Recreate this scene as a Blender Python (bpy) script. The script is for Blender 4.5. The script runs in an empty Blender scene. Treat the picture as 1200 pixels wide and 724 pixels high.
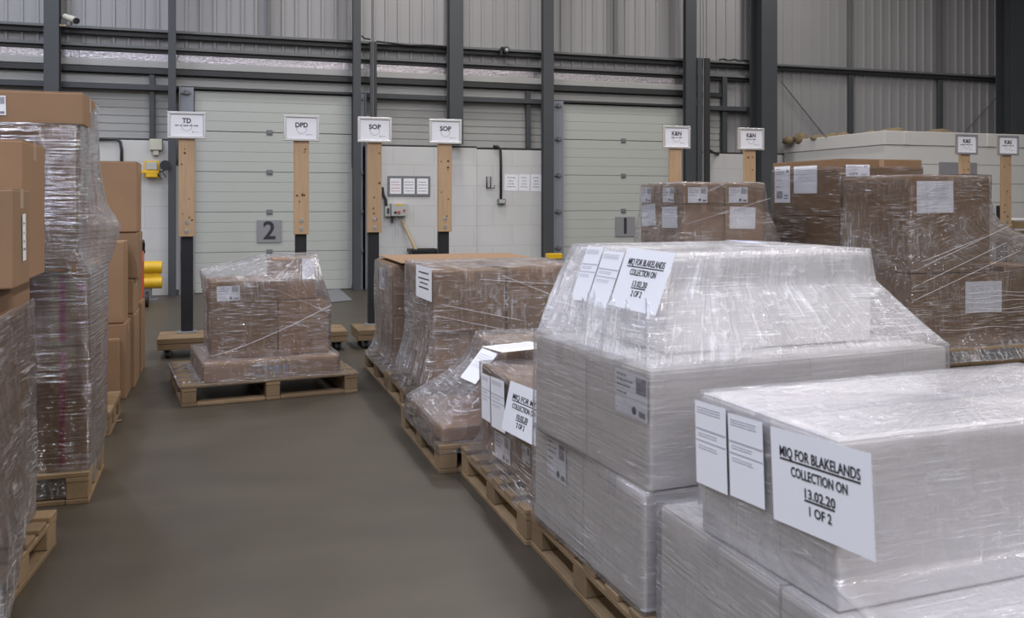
import bpy, bmesh, math, random
from mathutils import Vector, Matrix, noise

# ------------------------------------------------------------------ camera, world, lights
F, CAM_H, HOR = 1060.0, 1.37, 236.0            # focal length in px of the 1200x724 frame, eye height, horizon row
YAW = math.atan(346 / 1060)
CT, ST = math.cos(YAW), math.sin(YAW)
sc = bpy.context.scene
col = sc.collection
cam_data = bpy.data.cameras.new('camera')
cam_data.sensor_width = 36.0
cam_data.lens = F / 1200 * 36.0
cam_data.shift_y = -(362 - HOR) / 1200.0
cam_data.clip_start = 0.05
cam_data.dof.use_dof = True
cam_data.dof.focus_distance = 6.4
cam_data.dof.aperture_fstop = 6.0
cam = bpy.data.objects.new('camera', cam_data)
cam.location = (0, 0, CAM_H)
cam.rotation_euler = (math.pi / 2, 0, -YAW)
col.objects.link(cam)
sc.camera = cam

world = bpy.data.worlds.new('world')
sc.world = world
world.use_nodes = True
world.node_tree.nodes['Background'].inputs[0].default_value = (0.84, 0.84, 0.88, 1)
world.node_tree.nodes['Background'].inputs[1].default_value = 0.24
sc.view_settings.view_transform = 'Standard'
sc.view_settings.look = 'None'
sc.view_settings.gamma = 1.0
sc.view_settings.use_curve_mapping = False
sc.view_settings.exposure = -0.30
try:
    sc.cycles.transparent_max_bounces = 32
    sc.cycles.max_bounces = 8
    sc.cycles.use_denoising = True
except Exception:
    pass

LAMP_W = 190.0
LAMPS = []
for lx, cool in ((-8.4, False), (-2.6, True), (3.2, False), (9.0, False)):
    for k, ly in enumerate((-19, -14.5, -10, -5.5, -1, 3.5, 8, 12)):
        LAMPS.append((lx, ly, cool))
for i, (lx, ly, cool) in enumerate(LAMPS):
    ld = bpy.data.lights.new('high_bay_light', 'AREA')
    ld.shape = 'RECTANGLE'
    ld.size, ld.size_y = 0.4, 1.6
    f = 1.0
    if ly >= 8: f = 1.0
    if lx > 6 and ly > 2: f *= 0.8
    if cool and ly < -2: f *= 1.25
    ld.energy = LAMP_W * f
    ld.color = (0.80, 0.86, 1.0) if cool else (1.0, 0.955, 0.91)
    lo = bpy.data.objects.new('high_bay_light', ld)
    lo.location = (lx, ly, 7.35)
    col.objects.link(lo)

# daylight through a rooflight strip
dl_ = bpy.data.lights.new('rooflight', 'AREA')
dl_.shape = 'RECTANGLE'; dl_.size, dl_.size_y = 0.5, 5.5
dl_.energy = 320.0
dl_.color = (0.70, 0.76, 1.0)
do_ = bpy.data.objects.new('rooflight', dl_)
do_.location = (-1.45, -1.3, 8.5)
col.objects.link(do_)

# ------------------------------------------------------------------ helpers
def ray(px, py):
    u = (px - 600) / F
    v = -(py - HOR) / F
    return Vector((ST + u * CT, CT - u * ST, v))

EYE = Vector((0, 0, CAM_H))

def at(px, py, X=None, Y=None, Z=None):
    d = ray(px, py)
    k = X / d.x if X is not None else Y / d.y if Y is not None else (Z - CAM_H) / d.z
    return EYE + d * k

def at_plane(px, py, p, n):
    d = ray(px, py)
    return EYE + d * ((p - EYE).dot(n) / d.dot(n))

def tag(o, label=None, cat=None, group=None, kind=None):
    if label: o['label'] = label
    if cat: o['category'] = cat
    if group: o['group'] = group
    if kind: o['kind'] = kind
    return o

def empty(name, loc=(0, 0, 0), rz=0.0, parent=None):
    o = bpy.data.objects.new(name, None)
    o.empty_display_size = 0.1
    o.location = loc
    o.rotation_euler = (0, 0, rz)
    col.objects.link(o)
    if parent: o.parent = parent
    return o

def thing(name, label, cat, loc=(0, 0, 0), rz=0.0, group=None):
    return tag(empty(name, loc, rz), label, cat, group)

class MB:
    def __init__(self):
        self.bm = bmesh.new()
    def box(self, x0, x1, y0, y1, z0, z1, bev=0.0, seg=1):
        b = bmesh.new()
        vs = [b.verts.new((x, y, z)) for x in (x0, x1) for y in (y0, y1) for z in (z0, z1)]
        for f in ((0, 1, 3, 2), (4, 6, 7, 5), (0, 4, 5, 1), (2, 3, 7, 6), (0, 2, 6, 4), (1, 5, 7, 3)):
            b.faces.new([vs[i] for i in f])
        bmesh.ops.recalc_face_normals(b, faces=b.faces)
        if bev > 0:
            bmesh.ops.bevel(b, geom=list(b.edges), offset=bev, segments=seg, affect='EDGES', profile=0.5)
        self.join(b)
        return self
    def join(self, b, M=None):
        if M is not None:
            bmesh.ops.transform(b, matrix=M, verts=b.verts)
        m = bpy.data.meshes.new('tmp')
        b.to_mesh(m); b.free()
        self.bm.from_mesh(m)
        bpy.data.meshes.remove(m)
        return self
    def cyl(self, a, b, r, n=16, r2=None):
        a, b = Vector(a), Vector(b)
        d = b - a
        q = bmesh.new()
        bmesh.ops.create_cone(q, cap_ends=True, segments=n, radius1=r, radius2=r if r2 is None else r2, depth=d.length)
        M = Matrix.Translation((a + b) / 2) @ d.to_track_quat('Z', 'Y').to_matrix().to_4x4()
        return self.join(q, M)
    def tube(self, pts, r, n=8):
        pts = [Vector(p) for p in pts]
        rings = []
        for i, p in enumerate(pts):
            t = (pts[min(i + 1, len(pts) - 1)] - pts[max(i - 1, 0)]).normalized()
            up = Vector((0, 0, 1)) if abs(t.z) < 0.9 else Vector((1, 0, 0))
            a = t.cross(up).normalized(); c = t.cross(a).normalized()
            rings.append([self.bm.verts.new(p + (a * math.cos(2 * math.pi * k / n) + c * math.sin(2 * math.pi * k / n)) * r) for k in range(n)])
        for A, B in zip(rings, rings[1:]):
            for k in range(n):
                self.bm.faces.new((A[k], A[(k + 1) % n], B[(k + 1) % n], B[k]))
        self.bm.faces.new(rings[0][::-1]); self.bm.faces.new(rings[-1])
        return self
    def poly(self, pts):
        self.bm.faces.new([self.bm.verts.new(p) for p in pts])
        return self
    def prism(self, prof, axis, a0, a1, closed=True):
        """profile of 2D points extruded along axis ('x': profile is (y,z); 'y': (x,z); 'z': (x,y))"""
        def P(p, a):
            return (a, p[0], p[1]) if axis == 'x' else (p[0], a, p[1]) if axis == 'y' else (p[0], p[1], a)
        A = [self.bm.verts.new(P(p, a0)) for p in prof]
        B = [self.bm.verts.new(P(p, a1)) for p in prof]
        n = len(prof)
        for i in range(n if closed else n - 1):
            j = (i + 1) % n
            self.bm.faces.new((A[i], A[j], B[j], B[i]))
        if closed:
            self.bm.faces.new(A[::-1]); self.bm.faces.new(B)
        bmesh.ops.recalc_face_normals(self.bm, faces=self.bm.faces)
        return self
    def build(self, name, mat, parent=None, loc=None, smooth=False):
        me = bpy.data.meshes.new(name)
        self.bm.to_mesh(me); self.bm.free()
        if mat: me.materials.append(mat)
        if smooth:
            for p in me.polygons: p.use_smooth = True
        o = bpy.data.objects.new(name, me)
        col.objects.link(o)
        if parent: o.parent = parent
        if loc: o.location = loc
        return o

def dup(root, loc, rz, label=None, group=None):
    r = root.copy(); col.objects.link(r)
    r.location = loc; r.rotation_euler = (0, 0, rz)
    if label: r['label'] = label
    if group: r['group'] = group
    for ch in list(root.children):
        c = ch.copy(); col.objects.link(c); c.parent = r
        for g in list(ch.children):
            d = g.copy(); col.objects.link(d); d.parent = c
    return r

# ------------------------------------------------------------------ materials
def new_mat(name):
    m = bpy.data.materials.new(name)
    m.use_nodes = True
    nt = m.node_tree
    return m, nt, nt.nodes['Principled BSDF']

def mat(name, rgb, rough=0.6, metal=0.0, var=0.0, scale=8.0, bump=0.0, bscale=60.0, stretch=(1, 1, 1), spec=0.5, rnd=0.0):
    m, nt, b = new_mat(name)
    b.inputs['Roughness'].default_value = rough
    b.inputs['Metallic'].default_value = metal
    b.inputs['Specular IOR Level'].default_value = spec
    b.inputs['Base Color'].default_value = (*rgb, 1)
    if var > 0 or bump > 0 or rnd > 0:
        tc = nt.nodes.new('ShaderNodeTexCoord')
        mp = nt.nodes.new('ShaderNodeMapping')
        mp.inputs['Scale'].default_value = stretch
        nt.links.new(tc.outputs['Object'], mp.inputs[0])
    if var > 0 or rnd > 0:
        n = nt.nodes.new('ShaderNodeTexNoise')
        n.inputs['Scale'].default_value = scale
        n.inputs['Detail'].default_value = 5
        nt.links.new(mp.outputs[0], n.inputs['Vector'])
        mx = nt.nodes.new('ShaderNodeMix'); mx.data_type = 'RGBA'
        mx.inputs[6].default_value = (*[c * (1 - var) for c in rgb], 1)
        mx.inputs[7].default_value = (*[min(1, c * (1 + var)) for c in rgb], 1)
        nt.links.new(n.outputs['Fac'], mx.inputs[0])
        out = mx.outputs[2]
        if rnd > 0:
            oi = nt.nodes.new('ShaderNodeObjectInfo')
            hs = nt.nodes.new('ShaderNodeHueSaturation')
            mr = nt.nodes.new('ShaderNodeMapRange')
            mr.inputs[3].default_value = 1 - rnd; mr.inputs[4].default_value = 1 + rnd
            nt.links.new(oi.outputs['Random'], mr.inputs[0])
            nt.links.new(mr.outputs[0], hs.inputs['Value'])
            nt.links.new(out, hs.inputs['Color'])
            out = hs.outputs[0]
        nt.links.new(out, b.inputs['Base Color'])
    if bump > 0:
        n2 = nt.nodes.new('ShaderNodeTexNoise')
        n2.inputs['Scale'].default_value = bscale
        n2.inputs['Detail'].default_value = 3
        nt.links.new(mp.outputs[0], n2.inputs['Vector'])
        bp = nt.nodes.new('ShaderNodeBump')
        bp.inputs['Strength'].default_value = bump
        bp.inputs['Distance'].default_value = 0.01
        nt.links.new(n2.outputs['Fac'], bp.inputs['Height'])
        nt.links.new(bp.outputs[0], b.inputs['Normal'])
    return m

M_CARD = mat('cardboard', (0.27, 0.168, 0.100), 0.72, var=0.10, scale=5, bump=0.12, bscale=18, rnd=0.10, stretch=(1, 1, 1), spec=0.3)
M_CARD_D = mat('brown_cardboard', (0.235, 0.142, 0.080), 0.7, var=0.10, scale=5, bump=0.12, bscale=18, rnd=0.08, spec=0.3)
M_CARD_W = mat('white_board', (0.68, 0.655, 0.645), 0.6, var=0.04, scale=4, bump=0.1, bscale=14, rnd=0.03, spec=0.35)
M_TAPE = mat('packing_tape', (0.36, 0.235, 0.145), 0.28, var=0.05)
M_TAPE_W = mat('clear_tape', (0.62, 0.60, 0.61), 0.25, var=0.016)
M_TAPE_P = mat('magenta_tape', (0.30, 0.03, 0.09), 0.35)
M_PAPER = mat('paper', (0.80, 0.81, 0.87), 0.6, var=0.02, scale=3)
M_INK = mat('black_ink', (0.025, 0.025, 0.035), 0.6)
M_INK_G = mat('grey_ink', (0.22, 0.22, 0.26), 0.6)
M_INK_L = mat('pale_ink', (0.45, 0.45, 0.52), 0.6)
M_INK_R = mat('red_ink', (0.5, 0.2, 0.22), 0.6)
M_WOOD = mat('pallet_wood', (0.215, 0.148, 0.086), 0.75, var=0.30, scale=7, bump=0.25, bscale=40, rnd=0.22, stretch=(1, 1, 1), spec=0.25)
M_PINE = mat('pine', (0.46, 0.31, 0.185), 0.6, var=0.22, scale=5, bump=0.08, bscale=30, rnd=0.12, stretch=(14, 14, 1.0))
M_KNOT = mat('knot', (0.12, 0.05, 0.02), 0.7)
M_BLACK = mat('black_steel', (0.012, 0.013, 0.017), 0.45, var=0.1)
M_COL = mat('grey_steel', (0.058, 0.063, 0.070), 0.5, var=0.12, scale=3, spec=0.4)
M_RAIL = mat('rail_steel', (0.14, 0.145, 0.148), 0.5, var=0.15, scale=2, spec=0.4)
M_DARK = mat('dark_steel', (0.028, 0.029, 0.031), 0.5)
M_GALV = mat('galvanised_foil', (0.48, 0.45, 0.48), 0.28, metal=0.75, var=0.75, scale=30, bump=1.0, bscale=35)
M_CLAD = mat('cladding', (0.30, 0.295, 0.305), 0.45, var=0.05, scale=1.2)
M_PANEL = mat('liner_panel', (0.36, 0.36, 0.355), 0.45, var=0.06, scale=1.5, stretch=(.4, 1, 4))
M_DOOR = mat('door_paint', (0.44, 0.46, 0.435), 0.42, var=0.016, scale=2)
M_GUIDE = mat('door_guide', (0.23, 0.25, 0.29), 0.4, var=0.08)
M_OFFICE = mat('office_paint', (0.62, 0.61, 0.60), 0.6, var=0.05, scale=3, bump=0.05, bscale=20)
M_YEL = mat('yellow_paint', (0.72, 0.44, 0.015), 0.4, var=0.06)
M_RED = mat('red_paint', (0.45, 0.08, 0.04), 0.45)
M_BOXGREY = mat('grey_plastic', (0.42, 0.43, 0.42), 0.4)
M_CREAM = mat('cream_plastic', (0.52, 0.52, 0.44), 0.45)
M_WHITEP = mat('white_plastic', (0.7, 0.7, 0.7), 0.4)
M_MIDG = mat('mid_grey', (0.17, 0.175, 0.19), 0.5)
M_PLATE = mat('grey_plate', (0.25, 0.25, 0.27), 0.5)
M_ALU = mat('aluminium', (0.66, 0.66, 0.67), 0.32, metal=0.55)
M_SILVER = mat('bolt_steel', (0.7, 0.7, 0.7), 0.25, metal=0.9)
M_RUBBER = mat('rubber', (0.015, 0.015, 0.015), 0.6)
M_INSUL = mat('insulation', (0.20, 0.155, 0.09), 0.9, var=0.3, scale=25, bump=0.6, bscale=40)
M_HANDLE = mat('pale_wood', (0.42, 0.33, 0.19), 0.55, var=0.1, stretch=(10, 10, 1))
M_ROOF = mat('roof_liner', (0.45, 0.45, 0.46), 0.6)
M_BLUEPAPER = mat('blue_paper', (0.55, 0.58, 0.82), 0.5)

def block_mat():
    m, nt, b = new_mat('painted_blockwork')
    tc = nt.nodes.new('ShaderNodeTexCoord')
    mp = nt.nodes.new('ShaderNodeMapping')
    mp.inputs['Rotation'].default_value = (math.pi / 2, 0, 0)
    br = nt.nodes.new('ShaderNodeTexBrick')
    br.inputs['Color1'].default_value = (0.63, 0.63, 0.645, 1)
    br.inputs['Color2'].default_value = (0.61, 0.61, 0.625, 1)
    br.inputs['Mortar'].default_value = (0.53, 0.53, 0.54, 1)
    br.inputs['Scale'].default_value = 1.0
    br.inputs['Mortar Size'].default_value = 0.006
    br.inputs['Brick Width'].default_value = 0.66
    br.inputs['Row Height'].default_value = 0.325
    nt.links.new(tc.outputs['Object'], mp.inputs[0])
    nt.links.new(mp.outputs[0], br.inputs['Vector'])
    n = nt.nodes.new('ShaderNodeTexNoise'); n.inputs['Scale'].default_value = 1.6; n.inputs['Detail'].default_value = 6
    nt.links.new(tc.outputs['Object'], n.inputs['Vector'])
    mx = nt.nodes.new('ShaderNodeMix'); mx.data_type = 'RGBA'; mx.blend_type = 'MULTIPLY'
    mx.inputs[0].default_value = 0.22
    nt.links.new(br.outputs['Color'], mx.inputs[6]); nt.links.new(n.outputs['Color'], mx.inputs[7])
    hs = nt.nodes.new('ShaderNodeHueSaturation'); hs.inputs['Saturation'].default_value = 0.25
    nt.links.new(mx.outputs[2], hs.inputs['Color'])
    nt.links.new(hs.outputs[0], b.inputs['Base Color'])
    bp = nt.nodes.new('ShaderNodeBump'); bp.inputs['Strength'].default_value = 0.25; bp.inputs['Distance'].default_value = 0.01
    bp.invert = True
    nt.links.new(br.outputs['Fac'], bp.inputs['Height']); nt.links.new(bp.outputs[0], b.inputs['Normal'])
    b.inputs['Roughness'].default_value = 0.5
    return m
M_BLOCK = block_mat()

def floor_mat():
    m, nt, b = new_mat('concrete_floor')
    tc = nt.nodes.new('ShaderNodeTexCoord')
    n1 = nt.nodes.new('ShaderNodeTexNoise'); n1.inputs['Scale'].default_value = 0.55; n1.inputs['Detail'].default_value = 8; n1.inputs['Roughness'].default_value = 0.6
    mp = nt.nodes.new('ShaderNodeMapping'); mp.inputs['Scale'].default_value = (2.2, 5.0, 1); mp.inputs['Rotation'].default_value = (0, 0, 0.5)
    n2 = nt.nodes.new('ShaderNodeTexNoise'); n2.inputs['Scale'].default_value = 0.9; n2.inputs['Detail'].default_value = 7
    nt.links.new(tc.outputs['Object'], n1.inputs['Vector'])
    nt.links.new(tc.outputs['Object'], mp.inputs[0]); nt.links.new(mp.outputs[0], n2.inputs['Vector'])
    ad = nt.nodes.new('ShaderNodeMath'); ad.operation = 'ADD'
    nt.links.new(n1.outputs['Fac'], ad.inputs[0]); nt.links.new(n2.outputs['Fac'], ad.inputs[1])
    rp = nt.nodes.new('ShaderNodeValToRGB')
    rp.color_ramp.elements[0].position = 0.36; rp.color_ramp.elements[0].color = (0.049, 0.040, 0.028, 1)
    rp.color_ramp.elements[1].position = 0.66; rp.color_ramp.elements[1].color = (0.070, 0.058, 0.042, 1)
    hf = nt.nodes.new('ShaderNodeMath'); hf.operation = 'MULTIPLY'; hf.inputs[1].default_value = 0.5
    nt.links.new(ad.outputs[0], hf.inputs[0]); nt.links.new(hf.outputs[0], rp.inputs[0])
    nt.links.new(rp.outputs[0], b.inputs['Base Color'])
    mr = nt.nodes.new('ShaderNodeMapRange'); mr.inputs[3].default_value = 0.40; mr.inputs[4].default_value = 0.50
    nt.links.new(n1.outputs['Fac'], mr.inputs[0]); nt.links.new(mr.outputs[0], b.inputs['Roughness'])
    n3 = nt.nodes.new('ShaderNodeTexNoise'); n3.inputs['Scale'].default_value = 55
    nt.links.new(tc.outputs['Object'], n3.inputs['Vector'])
    bp = nt.nodes.new('ShaderNodeBump'); bp.inputs['Strength'].default_value = 0.12; bp.inputs['Distance'].default_value = 0.004
    nt.links.new(n3.outputs['Fac'], bp.inputs['Height']); nt.links.new(bp.outputs[0], b.inputs['Normal'])
    return m
M_FLOOR = floor_mat()

def film_mat(name, white=0.0, gloss=1.0, tint=(0.95, 0.95, 0.96), rough=0.13, streak=1.0, fold_glint=0.55, hazew=0.14):
    """thin clear stretch film: see-through, glossy, milky where it is bunched (attribute 'haze')"""
    m = bpy.data.materials.new(name); m.use_nodes = True
    nt = m.node_tree; N = nt.nodes; L = nt.links
    for n in list(N): N.remove(n)
    out = N.new('ShaderNodeOutputMaterial')
    uv = N.new('ShaderNodeUVMap'); uv.uv_map = 'wrap'
    hz = N.new('ShaderNodeAttribute'); hz.attribute_name = 'haze'
    def math_(op, a, b):
        n = N.new('ShaderNodeMath'); n.operation = op
        for i, v in ((0, a), (1, b)):
            if isinstance(v, (int, float)): n.inputs[i].default_value = v
            else: L.new(v, n.inputs[i])
        return n.outputs[0]
    def nz(scale, loc=(0, 0, 0), rot=0.0, detail=3, dist=0.0):
        mp = N.new('ShaderNodeMapping'); mp.inputs['Scale'].default_value = scale; mp.inputs['Location'].default_value = loc
        mp.inputs['Rotation'].default_value = (0, 0, rot)
        L.new(uv.outputs[0], mp.inputs[0])
        n = N.new('ShaderNodeTexNoise'); n.inputs['Scale'].default_value = 1; n.inputs['Detail'].default_value = detail
        n.inputs['Distortion'].default_value = dist
        L.new(mp.outputs[0], n.inputs['Vector'])
        return n.outputs['Fac']
    def ramp(v, a, b):
        r = N.new('ShaderNodeMapRange'); r.inputs[1].default_value = a; r.inputs[2].default_value = b
        L.new(v, r.inputs[0]); return r.outputs[0]
    fine = nz((2.6, 90, 1), dist=0.3)                       # taut streaks round the load
    thin = nz((4.0, 210, 1), (2, 6, 0), 0.02, 2, 0.25)      # hair-fine white glints along folds
    slant = nz((5, 70, 1), (3, 1, 0), 0.30, 3, 0.5)         # slanting tension lines
    slant2 = nz((5, 60, 1), (8, 3, 0), -0.22, 2, 0.4)
    crumple = nz((17, 17, 1), (7, 2, 0), 0.0, 4, 1.4)       # crumples
    pleat = nz((60, 5, 1), (1, 9, 0), 0.12, 3, 0.6)         # pleats running down where it tents
    patch = nz((2.2, 3.0, 1), (5, 5, 0), 0.2, 2)
    patch2 = nz((2.6, 3.2, 1), (15, 25, 0), 0.5, 2)
    pm = ramp(patch, 0.44, 0.60)
    pm2 = ramp(patch2, 0.46, 0.60)
    H_ = hz.outputs['Fac']
    inv = math_('SUBTRACT', 1.0, H_)
    h1 = math_('ADD', math_('MULTIPLY', fine, 0.45 * streak), math_('MULTIPLY', math_('MULTIPLY', slant, pm2), 0.7 * streak))
    h2 = math_('ADD', math_('MULTIPLY', crumple, 0.9), math_('MULTIPLY', pleat, 1.1))
    h = math_('ADD', math_('MULTIPLY', h1, math_('ADD', math_('MULTIPLY', inv, 0.8), 0.3)), math_('MULTIPLY', h2, math_('ADD', math_('MULTIPLY', H_, 0.9), 0.10)))
    bp = N.new('ShaderNodeBump'); bp.inputs['Strength'].default_value = 0.9; bp.inputs['Distance'].default_value = 0.016
    L.new(h, bp.inputs['Height'])
    f1 = math_('MULTIPLY', ramp(thin, 0.58, 0.66), math_('ADD', math_('MULTIPLY', pm, 0.9), 0.1))
    f2 = math_('MULTIPLY', ramp(slant, 0.62, 0.69), pm2)
    f3 = math_('MULTIPLY', ramp(slant2, 0.64, 0.70), math_('ADD', math_('MULTIPLY', pm, 0.6), 0.1))
    f4 = math_('MULTIPLY', ramp(crumple, 0.56, 0.68), H_)
    f5 = math_('MULTIPLY', ramp(pleat, 0.56, 0.66), H_)
    fold_glints = math_('MINIMUM', math_('ADD', math_('MAXIMUM', f1, math_('MAXIMUM', f2, f3)), math_('MULTIPLY', math_('MAXIMUM', f4, f5), 0.8)), 1.0)
    fr = N.new('ShaderNodeFresnel'); fr.inputs[0].default_value = 1.45
    L.new(bp.outputs[0], fr.inputs['Normal'])
    gf = math_('ADD', math_('MULTIPLY', fr.outputs[0], 1.1 * gloss), math_('ADD', math_('MULTIPLY', fold_glints, 0.35 * gloss), math_('MULTIPLY', H_, 0.05 * gloss)))
    gf = math_('MINIMUM', gf, 0.85)
    tr = N.new('ShaderNodeBsdfTransparent'); tr.inputs[0].default_value = (*tint, 1)
    gl = N.new('ShaderNodeBsdfGlossy'); gl.inputs['Roughness'].default_value = rough; gl.inputs[0].default_value = (0.95, 0.95, 1.0, 1)
    L.new(bp.outputs[0], gl.inputs['Normal'])
    m1 = N.new('ShaderNodeMixShader'); L.new(gf, m1.inputs[0]); L.new(tr.outputs[0], m1.inputs[1]); L.new(gl.outputs[0], m1.inputs[2])
    df = N.new('ShaderNodeBsdfDiffuse'); df.inputs[0].default_value = (0.90, 0.90, 0.93, 1)
    L.new(bp.outputs[0], df.inputs['Normal'])
    tl = N.new('ShaderNodeBsdfTranslucent'); tl.inputs[0].default_value = (0.85, 0.85, 0.88, 1)
    md = N.new('ShaderNodeMixShader'); md.inputs[0].default_value = 0.3
    L.new(df.outputs[0], md.inputs[1]); L.new(tl.outputs[0], md.inputs[2])
    wf = math_('ADD', math_('ADD', white, math_('MULTIPLY', H_, hazew)), math_('MULTIPLY', fold_glints, fold_glint))  # whitish creases also stand in for glints, painted into the film's colour
    m2 = N.new('ShaderNodeMixShader'); L.new(wf, m2.inputs[0]); L.new(m1.outputs[0], m2.inputs[1]); L.new(md.outputs[0], m2.inputs[2])
    L.new(m2.outputs[0], out.inputs[0])
    return m
M_FILM = film_mat('stretch_film', white=0.004, rough=0.09)
M_FILM_W = film_mat('stretch_film_layered', white=0.05, gloss=1.2, rough=0.12, streak=0.5, fold_glint=0.4, hazew=0.38)
M_FILM_L = film_mat('stretch_film_tight', white=0.0, gloss=3.4, rough=0.09, streak=1.8, fold_glint=0.3)
M_STRAND = mat('film_strand_streak', (0.82, 0.82, 0.86), 0.2, spec=0.8)

# ------------------------------------------------------------------ setting
WY = 14.2
def wx(px): return at(px, 100, Y=WY).x

def struct(mb, name, m, parent=None, smooth=False):
    o = mb.build(name, m, parent, smooth=smooth)
    if parent is None: o['kind'] = 'structure'
    return o

mb = MB(); mb.poly([(-14, -22, 0), (22, -22, 0), (22, 15, 0), (-14, 15, 0)])
struct(mb, 'floor', M_FLOOR)
mb = MB(); mb.box(-14, 22, -22, 15, 8.6, 8.7)
struct(mb, 'ceiling', M_ROOF)

# ribbed metal cladding
prof = []
x = -12.0
while x < 21.5:
    prof += [(x, 14.36), (x + 0.145, 14.36), (x + 0.155, 14.335), (x + 0.19, 14.335)]
    x += 0.20
mb = MB(); mb.prism(prof, 'z', 1.9, 8.6, closed=False)
struct(mb, 'wall_back', M_CLAD)

# painted blockwork along the foot of the wall
for (x0, x1, ztop) in ((-12, wx(198), 2.255), (wx(424), wx(557), 2.235), (wx(557), wx(638), 2.215), (wx(816), 9.85, 2.215)):
    off = 0.03 if abs(x0 - wx(557)) < 1e-6 else 0.0
    mb = MB(); mb.box(x0, x1, 14.12 + off, 14.33, 0, ztop, 0.004)
    struct(mb, 'wall_blockwork', M_BLOCK)
    mb = MB(); mb.box(x0, x1, 14.13 + off, 14.33, ztop + 0.001, ztop + 0.03)
    struct(mb, 'trim_capping', M_DARK)

# horizontal liner panels between block wall and rails
def liner(x0, x1, z0, z1, pitch=0.115, m=None):
    p = []
    z = z0
    while z < z1 - 0.01:
        ze = min(z + pitch, z1)
        p += [(14.30, z), (14.30, max(z, ze - 0.022)), (14.312, max(z, ze - 0.016)), (14.312, ze - 0.002)]
        z = ze
    p += [(14.33, z1), (14.33, z0)]
    mb = MB(); mb.prism(p, 'x', x0, x1)
    return struct(mb, 'wall_liner', m or M_PANEL)
liner(-12, wx(198), 2.285, 3.22)
liner(wx(422), wx(640), 2.26, 3.22)
liner(wx(816), wx(847), 2.245, 3.33)
liner(wx(200), wx(420), 3.07, 3.22)
liner(wx(640), wx(806), 3.07, 3.22)

# rails running the length of the wall
XR = 9.45
def rail(name, z0, z1, y0, m, x0=-12, x1=XR):
    mb = MB(); mb.box(x0, x1, y0, 14.334, z0, z1, 0.004)
    return struct(mb, name, m)
rail('beam_rail', 3.845, 3.885, 14.19, M_RAIL, x1=20.5)
rail('beam_rail', 3.775, 3.844, 14.25, M_DARK, x1=20.5)
rail('beam_rail', 3.595, 3.64, 14.20, M_RAIL)
rail('beam_rail', 3.545, 3.594, 14.25, M_DARK)
mb = MB(); mb.box(-12, wx(815), 14.27, 14.332, 3.435, 3.54)
struct(mb, 'trim_foil_band', M_GALV)
mb = MB(); mb.box(-12, wx(815), 14.24, 14.332, 3.325, 3.43, 0.01)
struct(mb, 'trim_flashing', M_PANEL)
rail('beam_rail', 3.235, 3.315, 14.22, M_DARK, x1=wx(848))
for a, b in ((-12, wx(207)), (wx(415), wx(650)), (wx(806), wx(905))):
    rail('beam_rail', 2.99, 3.07, 14.15, M_COL, a, b)
for a, b in ((wx(200), wx(420)), (wx(640), wx(812))):
    rail('beam_lintel', 3.03, 3.068, 14.15, M_DARK, a, b)

# steel columns (H section)
def column(xa, xb, z0, z1, depth=0.20, m=None):
    mb = MB()
    w = xb - xa; c = (xa + xb) / 2
    y0 = 14.06 - depth
    mb.box(xa, xb, y0, y0 + 0.02, z0, z1)
    mb.box(xa, xb, 14.03, 14.05, z0, z1)
    mb.box(c - 0.012, c + 0.012, y0 + 0.02, 14.03, z0, z1)
    return struct(mb, 'column', m or M_COL)
column(*[at(p, 60, Y=13.86).x for p in (51, 69)], 0, 8.6)
column(*[at(p, 60, Y=13.94).x for p in (197, 206)], 0, 8.6, 0.12)
column(*[at(p, 60, Y=13.94).x for p in (414, 423)], 0, 8.6, 0.12)
column(*[at(p, 60, Y=13.86).x for p in (527, 543)], 2.27, 8.6)
column(*[at(p, 60, Y=13.94).x for p in (637, 649)], 0, 8.6, 0.12)
column(*[at(p, 60, Y=13.94).x for p in (804, 816)], 0, 8.6, 0.12)
column(*[at(p, 60, Y=13.66).x for p in (893, 911)], 0, 8.6, 0.40)
column(*[at(p, 60, Y=13.66).x for p in (1186, 1206)], 0, 8.6, 0.40)
# small posts and sag rods
def post(px0, px1, z0, z1, y=14.2, name='trim_post', m=None):
    mb = MB(); mb.box(at(px0, 60, Y=y).x, at(px1, 60, Y=y).x, y, y + 0.07, z0, z1, 0.004)
    return struct(mb, name, m or M_COL)
post(175, 181, 2.29, 3.22, 14.2)
post(617, 622, 2.25, 3.20, 14.2)
post(847, 852.5, 2.25, 3.60, 14.2)
for px in (315, 722, 997, 1103):
    post(px - 2, px + 2, 3.886, 8.6, 14.24, m=M_RAIL)
for px in (998, 1103):
    post(px - 2.4, px + 2.4, 2.2, 3.754, 14.24)
# bracing rods on the right-hand bays
for a, b in (((915, 95), (967, 160)), ((1176, 105), (1128, 158))):
    mb = MB(); mb.cyl(at(*a, Y=14.25), at(*b, Y=14.25), 0.012, 8)
    struct(mb, 'beam_brace', M_RAIL)

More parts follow.
